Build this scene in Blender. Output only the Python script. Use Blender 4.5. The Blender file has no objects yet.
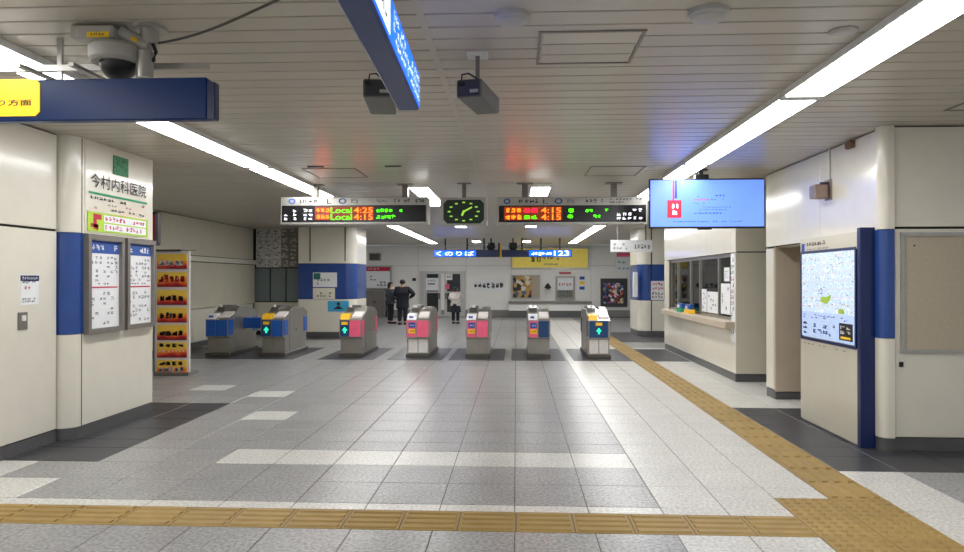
import bpy, bmesh, math, random
from mathutils import Vector, Matrix
random.seed(7)
S = bpy.context.scene
C = S.collection
PI = math.pi

# ------------------------------------------------------------------ camera, world, exposure
FPX = 700.0
YAW = math.atan(34 / FPX)
PIT = math.atan(3 / FPX)
EYE = 1.7
cam_d = bpy.data.cameras.new('camera')
cam_d.sensor_width = 36.0
cam_d.lens = 36.0 * FPX / 964.0
cam_d.clip_end = 200
cam = bpy.data.objects.new('camera', cam_d)
cam.location = (0, 0, EYE)
cam.rotation_euler = (PI / 2 + PIT, 0, YAW)
C.objects.link(cam)
S.camera = cam

world = bpy.data.worlds.new('world')
S.world = world
world.use_nodes = True
bg = world.node_tree.nodes['Background']
bg.inputs[0].default_value = (0.93, 0.96, 1.0, 1)
bg.inputs[1].default_value = 0.35
S.view_settings.view_transform = 'Standard'
S.view_settings.look = 'None'
S.view_settings.gamma = 1
S.view_settings.exposure = 0.6
S.view_settings.use_curve_mapping = False
LAMP = 11.0            # radiance of the fluorescent diffusers

# measured sight lines (photo pixel -> point on a chosen plane)
_F0 = Vector((-math.sin(YAW), math.cos(YAW), 0))
_R = Vector((math.cos(YAW), math.sin(YAW), 0))
_F = _F0 * math.cos(PIT) + Vector((0, 0, math.sin(PIT)))
_U = -_F0 * math.sin(PIT) + Vector((0, 0, math.cos(PIT)))
def _dir(u, v): return _F + _R * ((u - 482) / FPX) + _U * ((276 - v) / FPX)
def atY(u, v, Y):
    q = _dir(u, v); t = Y / q.y
    return Vector((q.x * t, Y, EYE + q.z * t))
def atX(u, v, X):
    q = _dir(u, v); t = X / q.x
    return Vector((X, q.y * t, EYE + q.z * t))

# ------------------------------------------------------------------ materials
def lin(c):
    return tuple(((x / 255) / 12.92 if x / 255 <= .04045 else ((x / 255 + .055) / 1.055) ** 2.4) for x in c)

MATS = {}
def M(name, rgb, rough=.5, metal=0., var=.06, scale=12., bump=0., emit=0., rnd=0., spec=.5, coat=0., speck=None, coord='Object', alpha=1.):
    m = bpy.data.materials.new(name); m.use_nodes = True
    nt = m.node_tree; N = nt.nodes; L = nt.links
    b = N['Principled BSDF']
    c = lin(rgb)
    b.inputs['Roughness'].default_value = rough
    b.inputs['Metallic'].default_value = metal
    b.inputs['Specular IOR Level'].default_value = spec
    b.inputs['Coat Weight'].default_value = coat
    b.inputs['Coat Roughness'].default_value = .12
    tc = N.new('ShaderNodeTexCoord')
    vec = tc.outputs['Object']
    if coord == 'World':
        g = N.new('ShaderNodeNewGeometry'); vec = g.outputs['Position']
    nz = N.new('ShaderNodeTexNoise'); nz.inputs['Scale'].default_value = scale; nz.inputs['Detail'].default_value = 5
    L.new(vec, nz.inputs['Vector'])
    mr = N.new('ShaderNodeMapRange')
    mr.inputs['From Min'].default_value = .3; mr.inputs['From Max'].default_value = .7
    mr.inputs['To Min'].default_value = 1 - var; mr.inputs['To Max'].default_value = 1 + var
    L.new(nz.outputs['Fac'], mr.inputs['Value'])
    fac = mr.outputs['Result']
    if speck:
        n2 = N.new('ShaderNodeTexNoise'); n2.inputs['Scale'].default_value = speck[0]; n2.inputs['Detail'].default_value = 2
        L.new(vec, n2.inputs['Vector'])
        m2 = N.new('ShaderNodeMapRange')
        m2.inputs['From Min'].default_value = .35; m2.inputs['From Max'].default_value = .65
        m2.inputs['To Min'].default_value = 1 - speck[1]; m2.inputs['To Max'].default_value = 1 + speck[1]
        L.new(n2.outputs['Fac'], m2.inputs['Value'])
        mu = N.new('ShaderNodeMath'); mu.operation = 'MULTIPLY'
        L.new(fac, mu.inputs[0]); L.new(m2.outputs['Result'], mu.inputs[1]); fac = mu.outputs[0]
    if rnd:
        oi = N.new('ShaderNodeObjectInfo')
        m3 = N.new('ShaderNodeMapRange'); m3.inputs['To Min'].default_value = 1 - rnd; m3.inputs['To Max'].default_value = 1 + rnd
        L.new(oi.outputs['Random'], m3.inputs['Value'])
        mu = N.new('ShaderNodeMath'); mu.operation = 'MULTIPLY'
        L.new(fac, mu.inputs[0]); L.new(m3.outputs['Result'], mu.inputs[1]); fac = mu.outputs[0]
    sc = N.new('ShaderNodeVectorMath'); sc.operation = 'SCALE'
    sc.inputs[0].default_value = c
    L.new(fac, sc.inputs['Scale'])
    L.new(sc.outputs['Vector'], b.inputs['Base Color'])
    if bump:
        bp = N.new('ShaderNodeBump'); bp.inputs['Strength'].default_value = bump; bp.inputs['Distance'].default_value = .01
        L.new(nz.outputs['Fac'], bp.inputs['Height']); L.new(bp.outputs['Normal'], b.inputs['Normal'])
    if emit:
        L.new(sc.outputs['Vector'], b.inputs['Emission Color'])
        b.inputs['Emission Strength'].default_value = emit
    if alpha < 1:
        b.inputs['Alpha'].default_value = alpha
    MATS[name] = m
    return m

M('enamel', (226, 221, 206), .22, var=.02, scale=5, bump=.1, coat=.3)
M('enamel_white', (240, 238, 232), .3, var=.02, scale=4, coat=.2)
M('door_alu', (196, 194, 190), .35, metal=.2)
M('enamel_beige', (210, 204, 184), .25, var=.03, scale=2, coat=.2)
M('enamel_blue', (36, 70, 138), .25, var=.05, scale=3, coat=.3)
M('navy', (14, 34, 86), .3, var=.04, coat=.2)
M('joint', (40, 38, 36), .8)
M('baseboard', (88, 88, 88), .35, var=.08)
M('slat', (188, 181, 168), .3, var=.03, scale=1.5, rnd=.05, spec=.5)
M('ceiling_void', (26, 25, 24), .9)
M('grout', (96, 95, 93), .8)
M('granite_grey', (150, 149, 148), .3, var=.08, scale=3, speck=(38, .34), rnd=.05, coord='World')
M('granite_light', (208, 206, 200), .3, var=.05, scale=3, speck=(38, .2), rnd=.03, coord='World')
M('granite_dark', (58, 58, 63), .42, var=.08, scale=3, speck=(60, .2), rnd=.05, coord='World')
M('tactile', (160, 132, 74), .55, var=.1, scale=6, rnd=.06, coord='World')
M('lamp_white', (255, 255, 255), .4, var=0, emit=LAMP)
M('lamp_housing', (225, 225, 222), .4)
M('steel', (158, 154, 146), .32, metal=.7, var=.06, scale=5)
M('steel_dark', (98, 94, 88), .4, metal=.6, var=.08)
M('alu', (180, 178, 172), .35, metal=.6)
M('frame_grey', (128, 122, 116), .4, metal=.3)
M('dark_grey', (62, 62, 64), .5)
M('box_grey', (98, 97, 96), .5)
M('box_dark', (58, 60, 66), .5)
M('black', (18, 18, 20), .4)
M('plastic_white', (232, 226, 222), .4)
M('paper', (235, 236, 238), .6, var=.02)
M('paper_cream', (228, 222, 205), .6)
M('ink', (38, 36, 40), .6)
M('ink_grey', (120, 122, 128), .6)
M('ink_blue', (42, 82, 160), .6)
M('ink_red', (196, 40, 62), .6)
M('ink_green', (46, 160, 110), .6)
M('ink_teal', (30, 110, 100), .6)
M('ink_lime', (178, 212, 62), .6)
M('ink_yellow', (250, 208, 40), .6)
M('ink_pink', (222, 80, 120), .6)
M('sign_yellow', (255, 206, 0), .4, emit=.55, var=.02)
M('sign_navy', (8, 46, 104), .3, var=.1, scale=2, spec=.22)
M('wall_skirt', (138, 136, 132), .5)
M('sign_print', (240, 246, 255), .4, emit=.8, var=0)
M('sign_blue_lit', (8, 84, 226), .4, emit=1.5, var=.2, scale=6)
M('sign_white_lit', (240, 246, 255), .4, emit=1.5, var=0)
M('led_black', (16, 16, 20), .25)
M('led_orange', (255, 105, 20), .4, emit=2.2, var=.25, scale=60)
M('led_red', (255, 25, 50), .4, emit=2.2, var=.25, scale=60)
M('led_green', (70, 225, 10), .4, emit=1.6, var=.3, scale=60)
M('led_white', (235, 235, 240), .4, emit=.6)
M('led_brown', (112, 38, 10), .4, emit=.7, var=.3, scale=40)
M('clock_face', (30, 50, 38), .35)
M('clock_green', (150, 200, 70), .4, emit=.6)
M('screen_blue', (98, 134, 232), .3, emit=.78, var=.06, scale=1.2)
M('screen_ink', (40, 70, 150), .4, emit=.2)
M('screen_red', (190, 25, 55), .4, emit=.6)
M('screen_white', (220, 235, 255), .4, emit=.9)
M('gate_pink', (238, 98, 132), .4)
M('gate_blue', (22, 84, 168), .35)
M('gate_navy', (20, 62, 110), .35)
M('gate_yellow', (250, 196, 40), .4)
M('arrow_green', (40, 220, 150), .4, emit=1.2)
M('gate_hood', (82, 80, 78), .3, coat=.3)
M('beige_wall', (196, 181, 160), .5, var=.06, scale=3)
M('board_beige', (186, 175, 154), .7, var=.05, scale=30)
M('skin', (206, 160, 132), .5)
M('hair', (22, 20, 22), .5)
M('coat_navy', (22, 24, 36), .8)
M('cloth_grey', (70, 72, 80), .8)
M('cloth_white', (214, 206, 200), .8)
M('cloth_dark', (24, 26, 36), .8)
M('shoe', (20, 20, 22), .4)
M('mosaic_light', (224, 222, 218), .35, rnd=.06)
M('mosaic_dark', (150, 146, 140), .35, rnd=.1)
M('locker', (126, 138, 140), .35, metal=.2)
M('horn_brown', (150, 130, 120), .5)
M('rust', (120, 86, 60), .7)
M('glass_dark', (52, 54, 56), .12, coat=.3)
M('yellow_panel', (230, 208, 92), .4, emit=.12, var=.05)
M('cyan_panel', (64, 170, 214), .5)
M('emblem_green', (60, 130, 90), .6, var=.5, scale=30)
M('camera_grey', (178, 176, 170), .4)
M('metal_white', (205, 205, 200), .4)
M('office_wall', (205, 206, 204), .7)

def glass():
    m = bpy.data.materials.new('window_glass'); m.use_nodes = True
    nt = m.node_tree; nt.nodes.remove(nt.nodes['Principled BSDF'])
    o = nt.nodes['Material Output']
    t = nt.nodes.new('ShaderNodeBsdfTransparent'); g = nt.nodes.new('ShaderNodeBsdfGlossy'); x = nt.nodes.new('ShaderNodeMixShader')
    fr = nt.nodes.new('ShaderNodeFresnel'); fr.inputs[0].default_value = 1.45
    t.inputs[0].default_value = (.88, .92, .92, 1); g.inputs['Roughness'].default_value = .03
    nt.links.new(fr.outputs[0], x.inputs[0]); nt.links.new(t.outputs[0], x.inputs[1]); nt.links.new(g.outputs[0], x.inputs[2])
    nt.links.new(x.outputs[0], o.inputs[0]); MATS['window_glass'] = m
glass()

def ramp_mat(name, scale, stops, emit=0., kind='VORONOI', axis=None, rough=.5):
    m = bpy.data.materials.new(name); m.use_nodes = True
    nt = m.node_tree; N = nt.nodes; L = nt.links; b = N['Principled BSDF']; b.inputs['Roughness'].default_value = rough
    tc = N.new('ShaderNodeTexCoord'); r = N.new('ShaderNodeValToRGB')
    if kind == 'VORONOI':
        t = N.new('ShaderNodeTexVoronoi'); t.feature = 'DISTANCE_TO_EDGE'; t.inputs['Scale'].default_value = scale
        L.new(tc.outputs['Object'], t.inputs['Vector']); L.new(t.outputs['Distance'], r.inputs[0])
    elif kind == 'CELLS':
        t = N.new('ShaderNodeTexVoronoi'); t.inputs['Scale'].default_value = scale
        L.new(tc.outputs['Object'], t.inputs['Vector'])
        sx = N.new('ShaderNodeSeparateXYZ'); L.new(t.outputs['Color'], sx.inputs[0]); L.new(sx.outputs[0], r.inputs[0])
        r.color_ramp.interpolation = 'CONSTANT'
    elif kind == 'GRAD':
        sx = N.new('ShaderNodeSeparateXYZ'); L.new(tc.outputs['Generated'], sx.inputs[0])
        nz = N.new('ShaderNodeTexNoise'); nz.inputs['Scale'].default_value = scale; L.new(tc.outputs['Object'], nz.inputs['Vector'])
        a = N.new('ShaderNodeMath'); a.operation = 'MULTIPLY_ADD'; a.inputs[1].default_value = .5; 
        L.new(nz.outputs['Fac'], a.inputs[0]); L.new(sx.outputs[2], a.inputs[2])
        s = N.new('ShaderNodeMath'); s.operation = 'SUBTRACT'; s.inputs[1].default_value = .25
        L.new(a.outputs[0], s.inputs[0]); L.new(s.outputs[0], r.inputs[0])
    el = r.color_ramp.elements
    while len(el) > 1: el.remove(el[0])
    el[0].position = stops[0][0]; el[0].color = lin(stops[0][1]) + (1,)
    for p, c in stops[1:]:
        e = el.new(p); e.color = lin(c) + (1,)
    L.new(r.outputs[0], b.inputs['Base Color'])
    if emit:
        L.new(r.outputs[0], b.inputs['Emission Color']); b.inputs['Emission Strength'].default_value = emit
    MATS[name] = m
ramp_mat('map_print', 14, [(0, (250, 252, 255)), (.03, (236, 244, 252)), (.06, (190, 216, 236)), (.5, (206, 226, 242))], emit=.22)
M('map_strip', (186, 208, 244), .5, emit=.22)
M('red_dull', (126, 30, 40), .5)
M('grey_dome', (176, 174, 168), .4)
ramp_mat('card_print', 7, [(0, (120, 24, 40)), (.2, (214, 50, 44)), (.38, (255, 140, 36)), (.65, (255, 214, 84))], kind='GRAD')
ramp_mat('photo_print', 9, [(0, (40, 44, 60)), (.2, (190, 60, 70)), (.4, (220, 220, 225)), (.6, (70, 110, 170)), (.75, (60, 50, 50)), (.9, (210, 170, 90))], kind='CELLS')
ramp_mat('poster_print', 6, [(0, (50, 44, 40)), (.2, (196, 160, 92)), (.45, (228, 220, 200)), (.6, (90, 100, 130)), (.8, (186, 140, 70)), (.92, (160, 60, 50))], kind='CELLS')

# ------------------------------------------------------------------ mesh helpers
ORG = {}
def org(o): return ORG.get(o.name, Vector((0, 0, 0))) if o else Vector((0, 0, 0))

def tag(o, label=None, cat=None, group=None, kind=None):
    if label: o['label'] = label
    if cat: o['category'] = cat
    if group: o['group'] = group
    if kind: o['kind'] = kind
    return o

def root(name, label, cat, loc=(0, 0, 0), group=None, kind=None):
    o = bpy.data.objects.new(name, None); C.objects.link(o)
    o.location = loc; o.empty_display_size = .1
    ORG[o.name] = Vector(loc)
    return tag(o, label, cat, group, kind)

class MB:
    def __init__(s): s.bm = bmesh.new()
    def box(s, x0, x1, y0, y1, z0, z1, ch=0, mi=0):
        r = bmesh.ops.create_cube(s.bm, size=1)
        for v in r['verts']:
            v.co = Vector(((x0 + x1) / 2 + v.co.x * (x1 - x0), (y0 + y1) / 2 + v.co.y * (y1 - y0), (z0 + z1) / 2 + v.co.z * (z1 - z0)))
        fs = {f for v in r['verts'] for f in v.link_faces}
        for f in fs: f.material_index = mi
        if ch:
            es = list({e for v in r['verts'] for e in v.link_edges})
            bmesh.ops.bevel(s.bm, geom=es, offset=ch, segments=1, affect='EDGES', profile=.5)
        return s
    def quad(s, pts, mi=0):
        f = s.bm.faces.new([s.bm.verts.new(p) for p in pts]); f.material_index = mi; return s
    def prism(s, poly, axis, a, b, mi=0):
        # poly: 2D points; axis 'x': (y,z), 'y': (x,z), 'z': (x,y)
        def P(p, t):
            return {'x': (t, p[0], p[1]), 'y': (p[0], t, p[1]), 'z': (p[0], p[1], t)}[axis]
        A = [s.bm.verts.new(P(p, a)) for p in poly]; B = [s.bm.verts.new(P(p, b)) for p in poly]
        n = len(poly); fs = [s.bm.faces.new(A), s.bm.faces.new(list(reversed(B)))]
        for i in range(n): fs.append(s.bm.faces.new([A[i], B[i], B[(i + 1) % n], A[(i + 1) % n]]))
        for f in fs: f.material_index = mi
        return s
    def cyl(s, c, r, h, axis='z', n=16, r2=None, mi=0):
        r2 = r if r2 is None else r2
        c = Vector(c)
        A, B = [], []
        for i in range(n):
            a = 2 * PI * i / n; x, y = math.cos(a), math.sin(a)
            def V(rr, t):
                return {'z': Vector((x * rr, y * rr, t)), 'y': Vector((x * rr, t, y * rr)), 'x': Vector((t, x * rr, y * rr))}[axis]
            A.append(s.bm.verts.new(c + V(r, 0))); B.append(s.bm.verts.new(c + V(r2, h)))
        fs = [s.bm.faces.new(A), s.bm.faces.new(list(reversed(B)))]
        for i in range(n): fs.append(s.bm.faces.new([A[i], B[i], B[(i + 1) % n], A[(i + 1) % n]]))
        for f in fs: f.material_index = mi
        return s
    def tube(s, pts, r, n=8, mi=0):
        pts = [Vector(p) for p in pts]; rings = []
        for i, p in enumerate(pts):
            d = (pts[min(i + 1, len(pts) - 1)] - pts[max(i - 1, 0)]).normalized()
            a = d.cross(Vector((0, 0, 1)))
            if a.length < 1e-3: a = Vector((1, 0, 0))
            a.normalize(); b = d.cross(a)
            rr = r[i] if isinstance(r, (list, tuple)) else r
            rings.append([s.bm.verts.new(p + a * rr * math.cos(2 * PI * k / n) + b * rr * math.sin(2 * PI * k / n)) for k in range(n)])
        for i in range(len(rings) - 1):
            for k in range(n):
                s.bm.faces.new([rings[i][k], rings[i][(k + 1) % n], rings[i + 1][(k + 1) % n], rings[i + 1][k]]).material_index = mi
        s.bm.faces.new(rings[0]); s.bm.faces.new(rings[-1])
        return s
    def lathe(s, prof, c, n=20, mi=0):
        c = Vector(c); rings = []
        for r, z in prof:
            rings.append([s.bm.verts.new(c + Vector((r * math.cos(2 * PI * k / n), r * math.sin(2 * PI * k / n), z))) for k in range(n)])
        for i in range(len(rings) - 1):
            for k in range(n):
                s.bm.faces.new([rings[i][k], rings[i][(k + 1) % n], rings[i + 1][(k + 1) % n], rings[i + 1][k]]).material_index = mi
        s.bm.faces.new(rings[0]); s.bm.faces.new(rings[-1])
        return s
    def rot(s, ang, about, axis='Z'):
        bmesh.ops.rotate(s.bm, verts=s.bm.verts, cent=Vector(about), matrix=Matrix.Rotation(ang, 3, axis)); return s
    def mesh(s, name, off=Vector((0, 0, 0)), mats=(), smooth=False):
        bmesh.ops.recalc_face_normals(s.bm, faces=s.bm.faces)
        for v in s.bm.verts: v.co -= off
        me = bpy.data.meshes.new(name); s.bm.to_mesh(me); s.bm.free()
        for m in mats: me.materials.append(MATS[m] if isinstance(m, str) else m)
        if smooth:
            for p in me.polygons: p.use_smooth = True
            try: me.set_sharp_from_angle(angle=math.radians(38))
            except Exception: pass
        return me
    def build(s, name, mat, parent=None, smooth=False):
        mats = mat if isinstance(mat, (list, tuple)) else [mat]
        if parent is None:
            vs = [v.co for v in s.bm.verts]
            off = Vector(((min(v.x for v in vs) + max(v.x for v in vs)) / 2, (min(v.y for v in vs) + max(v.y for v in vs)) / 2, min(v.z for v in vs)))
        else: off = org(parent)
        me = s.mesh(name, off, mats, smooth)
        o = bpy.data.objects.new(name, me); C.objects.link(o)
        if parent is None: o.location = off
        else: o.parent = parent
        ORG[o.name] = off
        return o

def box(name, mat, parent, x0, x1, y0, y1, z0, z1, ch=0):
    x0, x1 = min(x0, x1), max(x0, x1); y0, y1 = min(y0, y1), max(y0, y1); z0, z1 = min(z0, z1), max(z0, z1)
    return MB().box(x0, x1, y0, y1, z0, z1, ch).build(name, mat, parent)

def dup(o, parent=None):
    c = o.copy(); C.objects.link(c); c.parent = parent
    for ch in list(o.children): dup(ch, c)
    return c

# a flat working plane: origin, right vector, normal (towards the viewer); v is up
class Fr:
    def __init__(s, o, u, n): s.o = Vector(o); s.u = Vector(u); s.n = Vector(n)
    def p(s, u, v, d=0): return s.o + s.u * u + Vector((0, 0, v)) + s.n * d
def front(Y): return Fr((0, Y, 0), (1, 0, 0), (0, -1, 0))         # faces the viewer, u = X, v = Z
def leftw(X): return Fr((X, 0, 0), (0, 1, 0), (1, 0, 0))          # faces +X, u = Y
def rightw(X): return Fr((X, 0, 0), (0, -1, 0), (-1, 0, 0))       # faces -X, u = -Y

def plate(name, mat, parent, fr, u0, u1, v0, v1, d0, d1, mb=None):
    m = mb or MB()
    P = [fr.p(u, v, d) for d in (d0, d1) for (u, v) in ((u0, v0), (u1, v0), (u1, v1), (u0, v1))]
    V = [m.bm.verts.new(p) for p in P]
    for f in ((3, 2, 1, 0), (4, 5, 6, 7), (0, 1, 5, 4), (1, 2, 6, 5), (2, 3, 7, 6), (3, 0, 4, 7)):
        m.bm.faces.new([V[i] for i in f])
    return None if mb else m.build(name, mat, parent)

def rim(name, mat, parent, fr, u0, u1, v0, v1, d0, d1, t):
    m = MB()
    plate('', '', None, fr, u0, u0 + t, v0, v1, d0, d1, m); plate('', '', None, fr, u1 - t, u1, v0, v1, d0, d1, m)
    plate('', '', None, fr, u0 + t, u1 - t, v0, v0 + t, d0, d1, m); plate('', '', None, fr, u0 + t, u1 - t, v1 - t, v1, d0, d1, m)
    return m.build(name, mat, parent)

def text(body, mat, parent, fr, u, v, h, w, d=.003, name='lettering', bold=.006):
    c = bpy.data.curves.new('txt', 'FONT'); c.body = body; c.resolution_u = 2; c.offset = bold
    t = bpy.data.objects.new('txt', c); C.objects.link(t)
    bpy.context.view_layer.update()
    me = bpy.data.meshes.new_from_object(t.evaluated_get(bpy.context.evaluated_depsgraph_get()))
    bpy.data.objects.remove(t); bpy.data.curves.remove(c)
    xs = [p.co.x for p in me.vertices]; ys = [p.co.y for p in me.vertices]
    x0, x1, y0, y1 = min(xs), max(xs), min(ys), max(ys)
    off = org(parent)
    for p in me.vertices:
        p.co = fr.p(u + (p.co.x - x0) / (x1 - x0) * w, v + (p.co.y - y0) / (y1 - y0) * h, d) - off
    me.materials.clear(); me.materials.append(MATS[mat])
    o = bpy.data.objects.new(name, me); C.objects.link(o); o.parent = parent; ORG[o.name] = off
    return o

def strokes(m, fr, u, v, w, h, d, rng, k=5, th=1.):
    for _ in range(k):
        t = h * rng.uniform(.1, .18) * th
        if rng.random() < .55:
            a = u + w * rng.uniform(0, .3); b = u + w * rng.uniform(.6, 1); y = v + h * rng.uniform(0, .88)
            m.quad([fr.p(a, y, d), fr.p(b, y, d), fr.p(b, y + t, d), fr.p(a, y + t, d)])
        else:
            x = u + w * rng.uniform(.05, .85); a = v + h * rng.uniform(0, .3); b = v + h * rng.uniform(.6, 1); t2 = w * rng.uniform(.1, .18) * th
            m.quad([fr.p(x, a, d), fr.p(x + t2, a, d), fr.p(x + t2, b, d), fr.p(x, b, d)])

def glyphs(mat, parent, fr, u, v, w, h, n, seed=1, d=.003, rows=1, fill=1., k=5, name='print', th=1.25):
    rng = random.Random(seed); m = MB(); rh = h / rows; cw = w / n
    for r in range(rows):
        for i in range(n):
            if rng.random() > fill: continue
            strokes(m, fr, u + i * cw + cw * .08, v + r * rh + rh * .12, cw * .84, rh * .76, d, rng, k, th)
    if len(m.bm.verts) == 0: strokes(m, fr, u, v, w, h, d, rng, k)
    o = m.build(name, mat, parent); o['kind'] = 'stuff'
    return o

def ring(mat, parent, fr, u, v, r, t, d=.003, n=16, name='emblem', sx=1.):
    m = MB()
    for i in range(n):
        a, b = 2 * PI * i / n, 2 * PI * (i + 1) / n
        m.quad([fr.p(u + sx * q * math.cos(x), v + q * math.sin(x), d) for q, x in ((r, a), (r, b), (r - t, b), (r - t, a))])
    return m.build(name, mat, parent)

CEIL = 3.22
YB = 31.5

# ================================================================== THE SETTING
# ---------------- floor
floor = box('floor', 'grout', None, -9, 9, -10, YB + .3, -.2, -.005)
tag(floor, 'grey and white granite tiled station concourse floor', 'floor', kind='structure')
XL = [-.01 - .555 * k for k in range(0, 16)][::-1]
COLS = XL + [.53, 1.07, 1.54, 2.0, 2.42, 2.85] + [3.39 + .54 * k for k in range(0, 10)]
ROWS = [2.02 - .54 * k for k in range(22, 0, -1)] + [2.02, 2.56, 3.1, 3.64, 4.18, 4.72, 5.12, 5.27, 5.81, 6.35, 6.88, 7.25] + [7.25 + .54 * k for k in range(1, 46)]
ROWS = [r for r in ROWS if r < YB]
FAR = 10.6
def tile_col(x, y):
    if x < -3.88 and 6.35 < y < 9.41: return 'granite_dark'
    if x > 2.85 and 6.35 < y < 9.41: return 'granite_dark'
    if 5.12 < y < 5.27: return 'granite_light'
    if 1.07 < x < 2.42: return 'granite_light'
    if 2.85 < x < 3.39 and y < 6.35: return 'granite_light'
    if x > 2.85 and 9.41 < y < 17.5: return 'granite_light'
    if -2.80 < x < 1.07 and 6.35 < y < 6.88: return 'granite_light'
    if -3.9 < x < -3.3 and 9.95 < y < 10.49: return 'granite_light'
    if -3.4 < x < -2.7 and 8.33 < y < 8.87: return 'granite_light'
    if -4.46 < x < -3.88 and 5.27 < y < 5.81: return 'granite_light'
    if -4.9 < x < -4.4 and 5.81 < y < 6.35: return 'granite_light'
    if -5.1 < x < -4.4 and 10.49 < y < 11.03: return 'granite_light'
    return 'granite_grey'
def tile_mesh(w, d, mat, g=.003):
    m = MB(); x, y = w / 2 - g, d / 2 - g; c = .004
    B = [m.bm.verts.new(p) for p in ((-x, -y, -.02), (x, -y, -.02), (x, y, -.02), (-x, y, -.02))]
    K = [m.bm.verts.new(p) for p in ((-x, -y, -.003), (x, -y, -.003), (x, y, -.003), (-x, y, -.003))]
    T = [m.bm.verts.new(p) for p in ((-x + c, -y + c, 0), (x - c, -y + c, 0), (x - c, y - c, 0), (-x + c, y - c, 0))]
    for i in range(4):
        j = (i + 1) % 4
        m.bm.faces.new([B[i], B[j], K[j], K[i]]); m.bm.faces.new([K[i], K[j], T[j], T[i]])
    m.bm.faces.new(T)
    return m.mesh('floor_tile', mats=[mat])
TM = {}
def put_tile(x0, x1, y0, y1, mat):
    k = (round(x1 - x0, 3), round(y1 - y0, 3), mat)
    if k not in TM: TM[k] = tile_mesh(k[0], k[1], mat)
    o = bpy.data.objects.new('floor_tile', TM[k]); C.objects.link(o); o.parent = floor
    o.location = Vector(((x0 + x1) / 2, (y0 + y1) / 2, 0)) - org(floor)
far = MB(); FM = ['granite_grey', 'granite_light', 'granite_dark']
for i in range(len(COLS) - 1):
    for j in range(len(ROWS) - 1):
        x0, x1, y0, y1 = COLS[i], COLS[i + 1], ROWS[j], ROWS[j + 1]
        xm, ym = (x0 + x1) / 2, (y0 + y1) / 2
        if 2.42 <= x0 < 2.84 and ym < 21.1: continue            # guiding line of tactile paving
        if 4.72 <= y0 < 5.11 and -4.9 < xm < 2.42: continue     # cross line of tactile paving
        if 2.0 <= x0 < 2.41 and ym < 5.5: continue              # junction of tactile paving
        if 2.0 <= x0 < 2.41 and y0 < 5.55: y0 = 5.55
        mt = tile_col(xm, ym)
        if ym < FAR and -5.1 < xm < 5.1 and y0 > 2.9:
            if xm < -4.9 and ym < 8.9: continue                 # inside the wall block
            put_tile(x0, x1, y0, y1, mt)
        else:
            g = .005
            far.box(x0 + g, x1 - g, y0 + g, y1 - g, -.02, 0, mi=FM.index(mt))
ft = far.build('floor_tile_field', FM, floor); ft['kind'] = 'stuff'
for x0, x1, y0, y1 in ((-7.9, -4.72, 14.6, 17.1), (-4.2, -3.0, 14.6, 17.1), (-2.72, -1.55, 14.6, 17.1), (-1.42, -.25, 14.6, 17.1), (-.1, 1.03, 14.6, 17.1),
                       (1.2, 2.42, 14.6, 17.1), (2.85, 3.6, 14.6, 17.1), (2.85, 4.9, 19.0, 22.5), (-6.5, -4.4, 19.4, 20.2)):
    MB().box(x0, x1, y0, y1, -.01, .003).build('dark_floor_inset', 'granite_dark', floor)

# tactile paving blocks
def bar_block(w, d, along):
    m = MB(); x, y = w / 2 - .004, d / 2 - .004
    m.box(-x, x, -y, y, -.02, 0)
    for k in range(4):
        t = (k - 1.5) / 4
        if along == 'y':
            c = t * 2 * x; m.prism([(c - .03, 0), (c + .03, 0), (c + .021, .011), (c - .021, .011)], 'y', -y + .02, y - .02)
        else:
            c = t * 2 * y; m.prism([(c - .03, 0), (c + .03, 0), (c + .021, .011), (c - .021, .011)], 'x', -x + .02, x - .02)
    return m.mesh('tactile_block', mats=['tactile'])
def dot_block(w, d):
    m = MB(); x, y = w / 2 - .004, d / 2 - .004
    m.box(-x, x, -y, y, -.02, 0)
    for i in range(5):
        for j in range(5):
            m.cyl(((i - 2) * w / 5.2, (j - 2) * d / 5.2, 0), .027, .011, n=8, r2=.017)
    return m.mesh('tactile_block', mats=['tactile'])
def put_block(me, x, y):
    o = bpy.data.objects.new('tactile_block', me); C.objects.link(o); o.parent = floor
    o.location = Vector((x, y, 0)) - org(floor)
bx_ = bar_block(.4, .4, 'x'); by_ = bar_block(.43, .42, 'y'); d1_ = dot_block(.42, .42); d2_ = dot_block(.43, .42)
for k in range(17): put_block(bx_, 2.0 - .2 - .4 * k, 4.92)
y = 5.55
while y < 21: put_block(by_, 2.635, y + .21); y += .42
for k in range(7):
    put_block(d1_, 2.21, 5.55 - .21 - .42 * k); put_block(d2_, 2.635, 5.55 - .21 - .42 * k)

# ---------------- ceiling
ceil = box('ceiling', 'ceiling_void', None, -9, 9, -10, YB + .3, CEIL + .03, CEIL + .2)
tag(ceil, 'low ceiling of glossy cream metal slats', 'ceiling', kind='structure')
def slat_mesh(L):
    m = MB(); w = .0968
    m.prism([(-w, .028), (-w, .004), (-w + .004, 0), (w - .004, 0), (w, .004), (w, .028)], 'x', -L / 2, L / 2)
    return m.mesh('ceiling_slat', mats=['slat'])
sa, sb = slat_mesh(8.4), slat_mesh(9.5)
n = 0; y = 2.0
while y < YB - .1:
    for me, xc in ((sa, -.57 - 4.2), (sb, -.53 + 4.75)):
        o = bpy.data.objects.new('ceiling_slat', me); C.objects.link(o); o.parent = ceil
        o.location = Vector((xc, y, CEIL)) - org(ceil)
    y += .21
sj = MB().box(-.572, -.528, 1.9, YB, CEIL - .003, CEIL + .02).build('seam_strip', 'slat', ceil)
MB().box(-9, 9, -10, 1.88, CEIL, CEIL + .03).build('rear_panel', 'slat', ceil)

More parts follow.
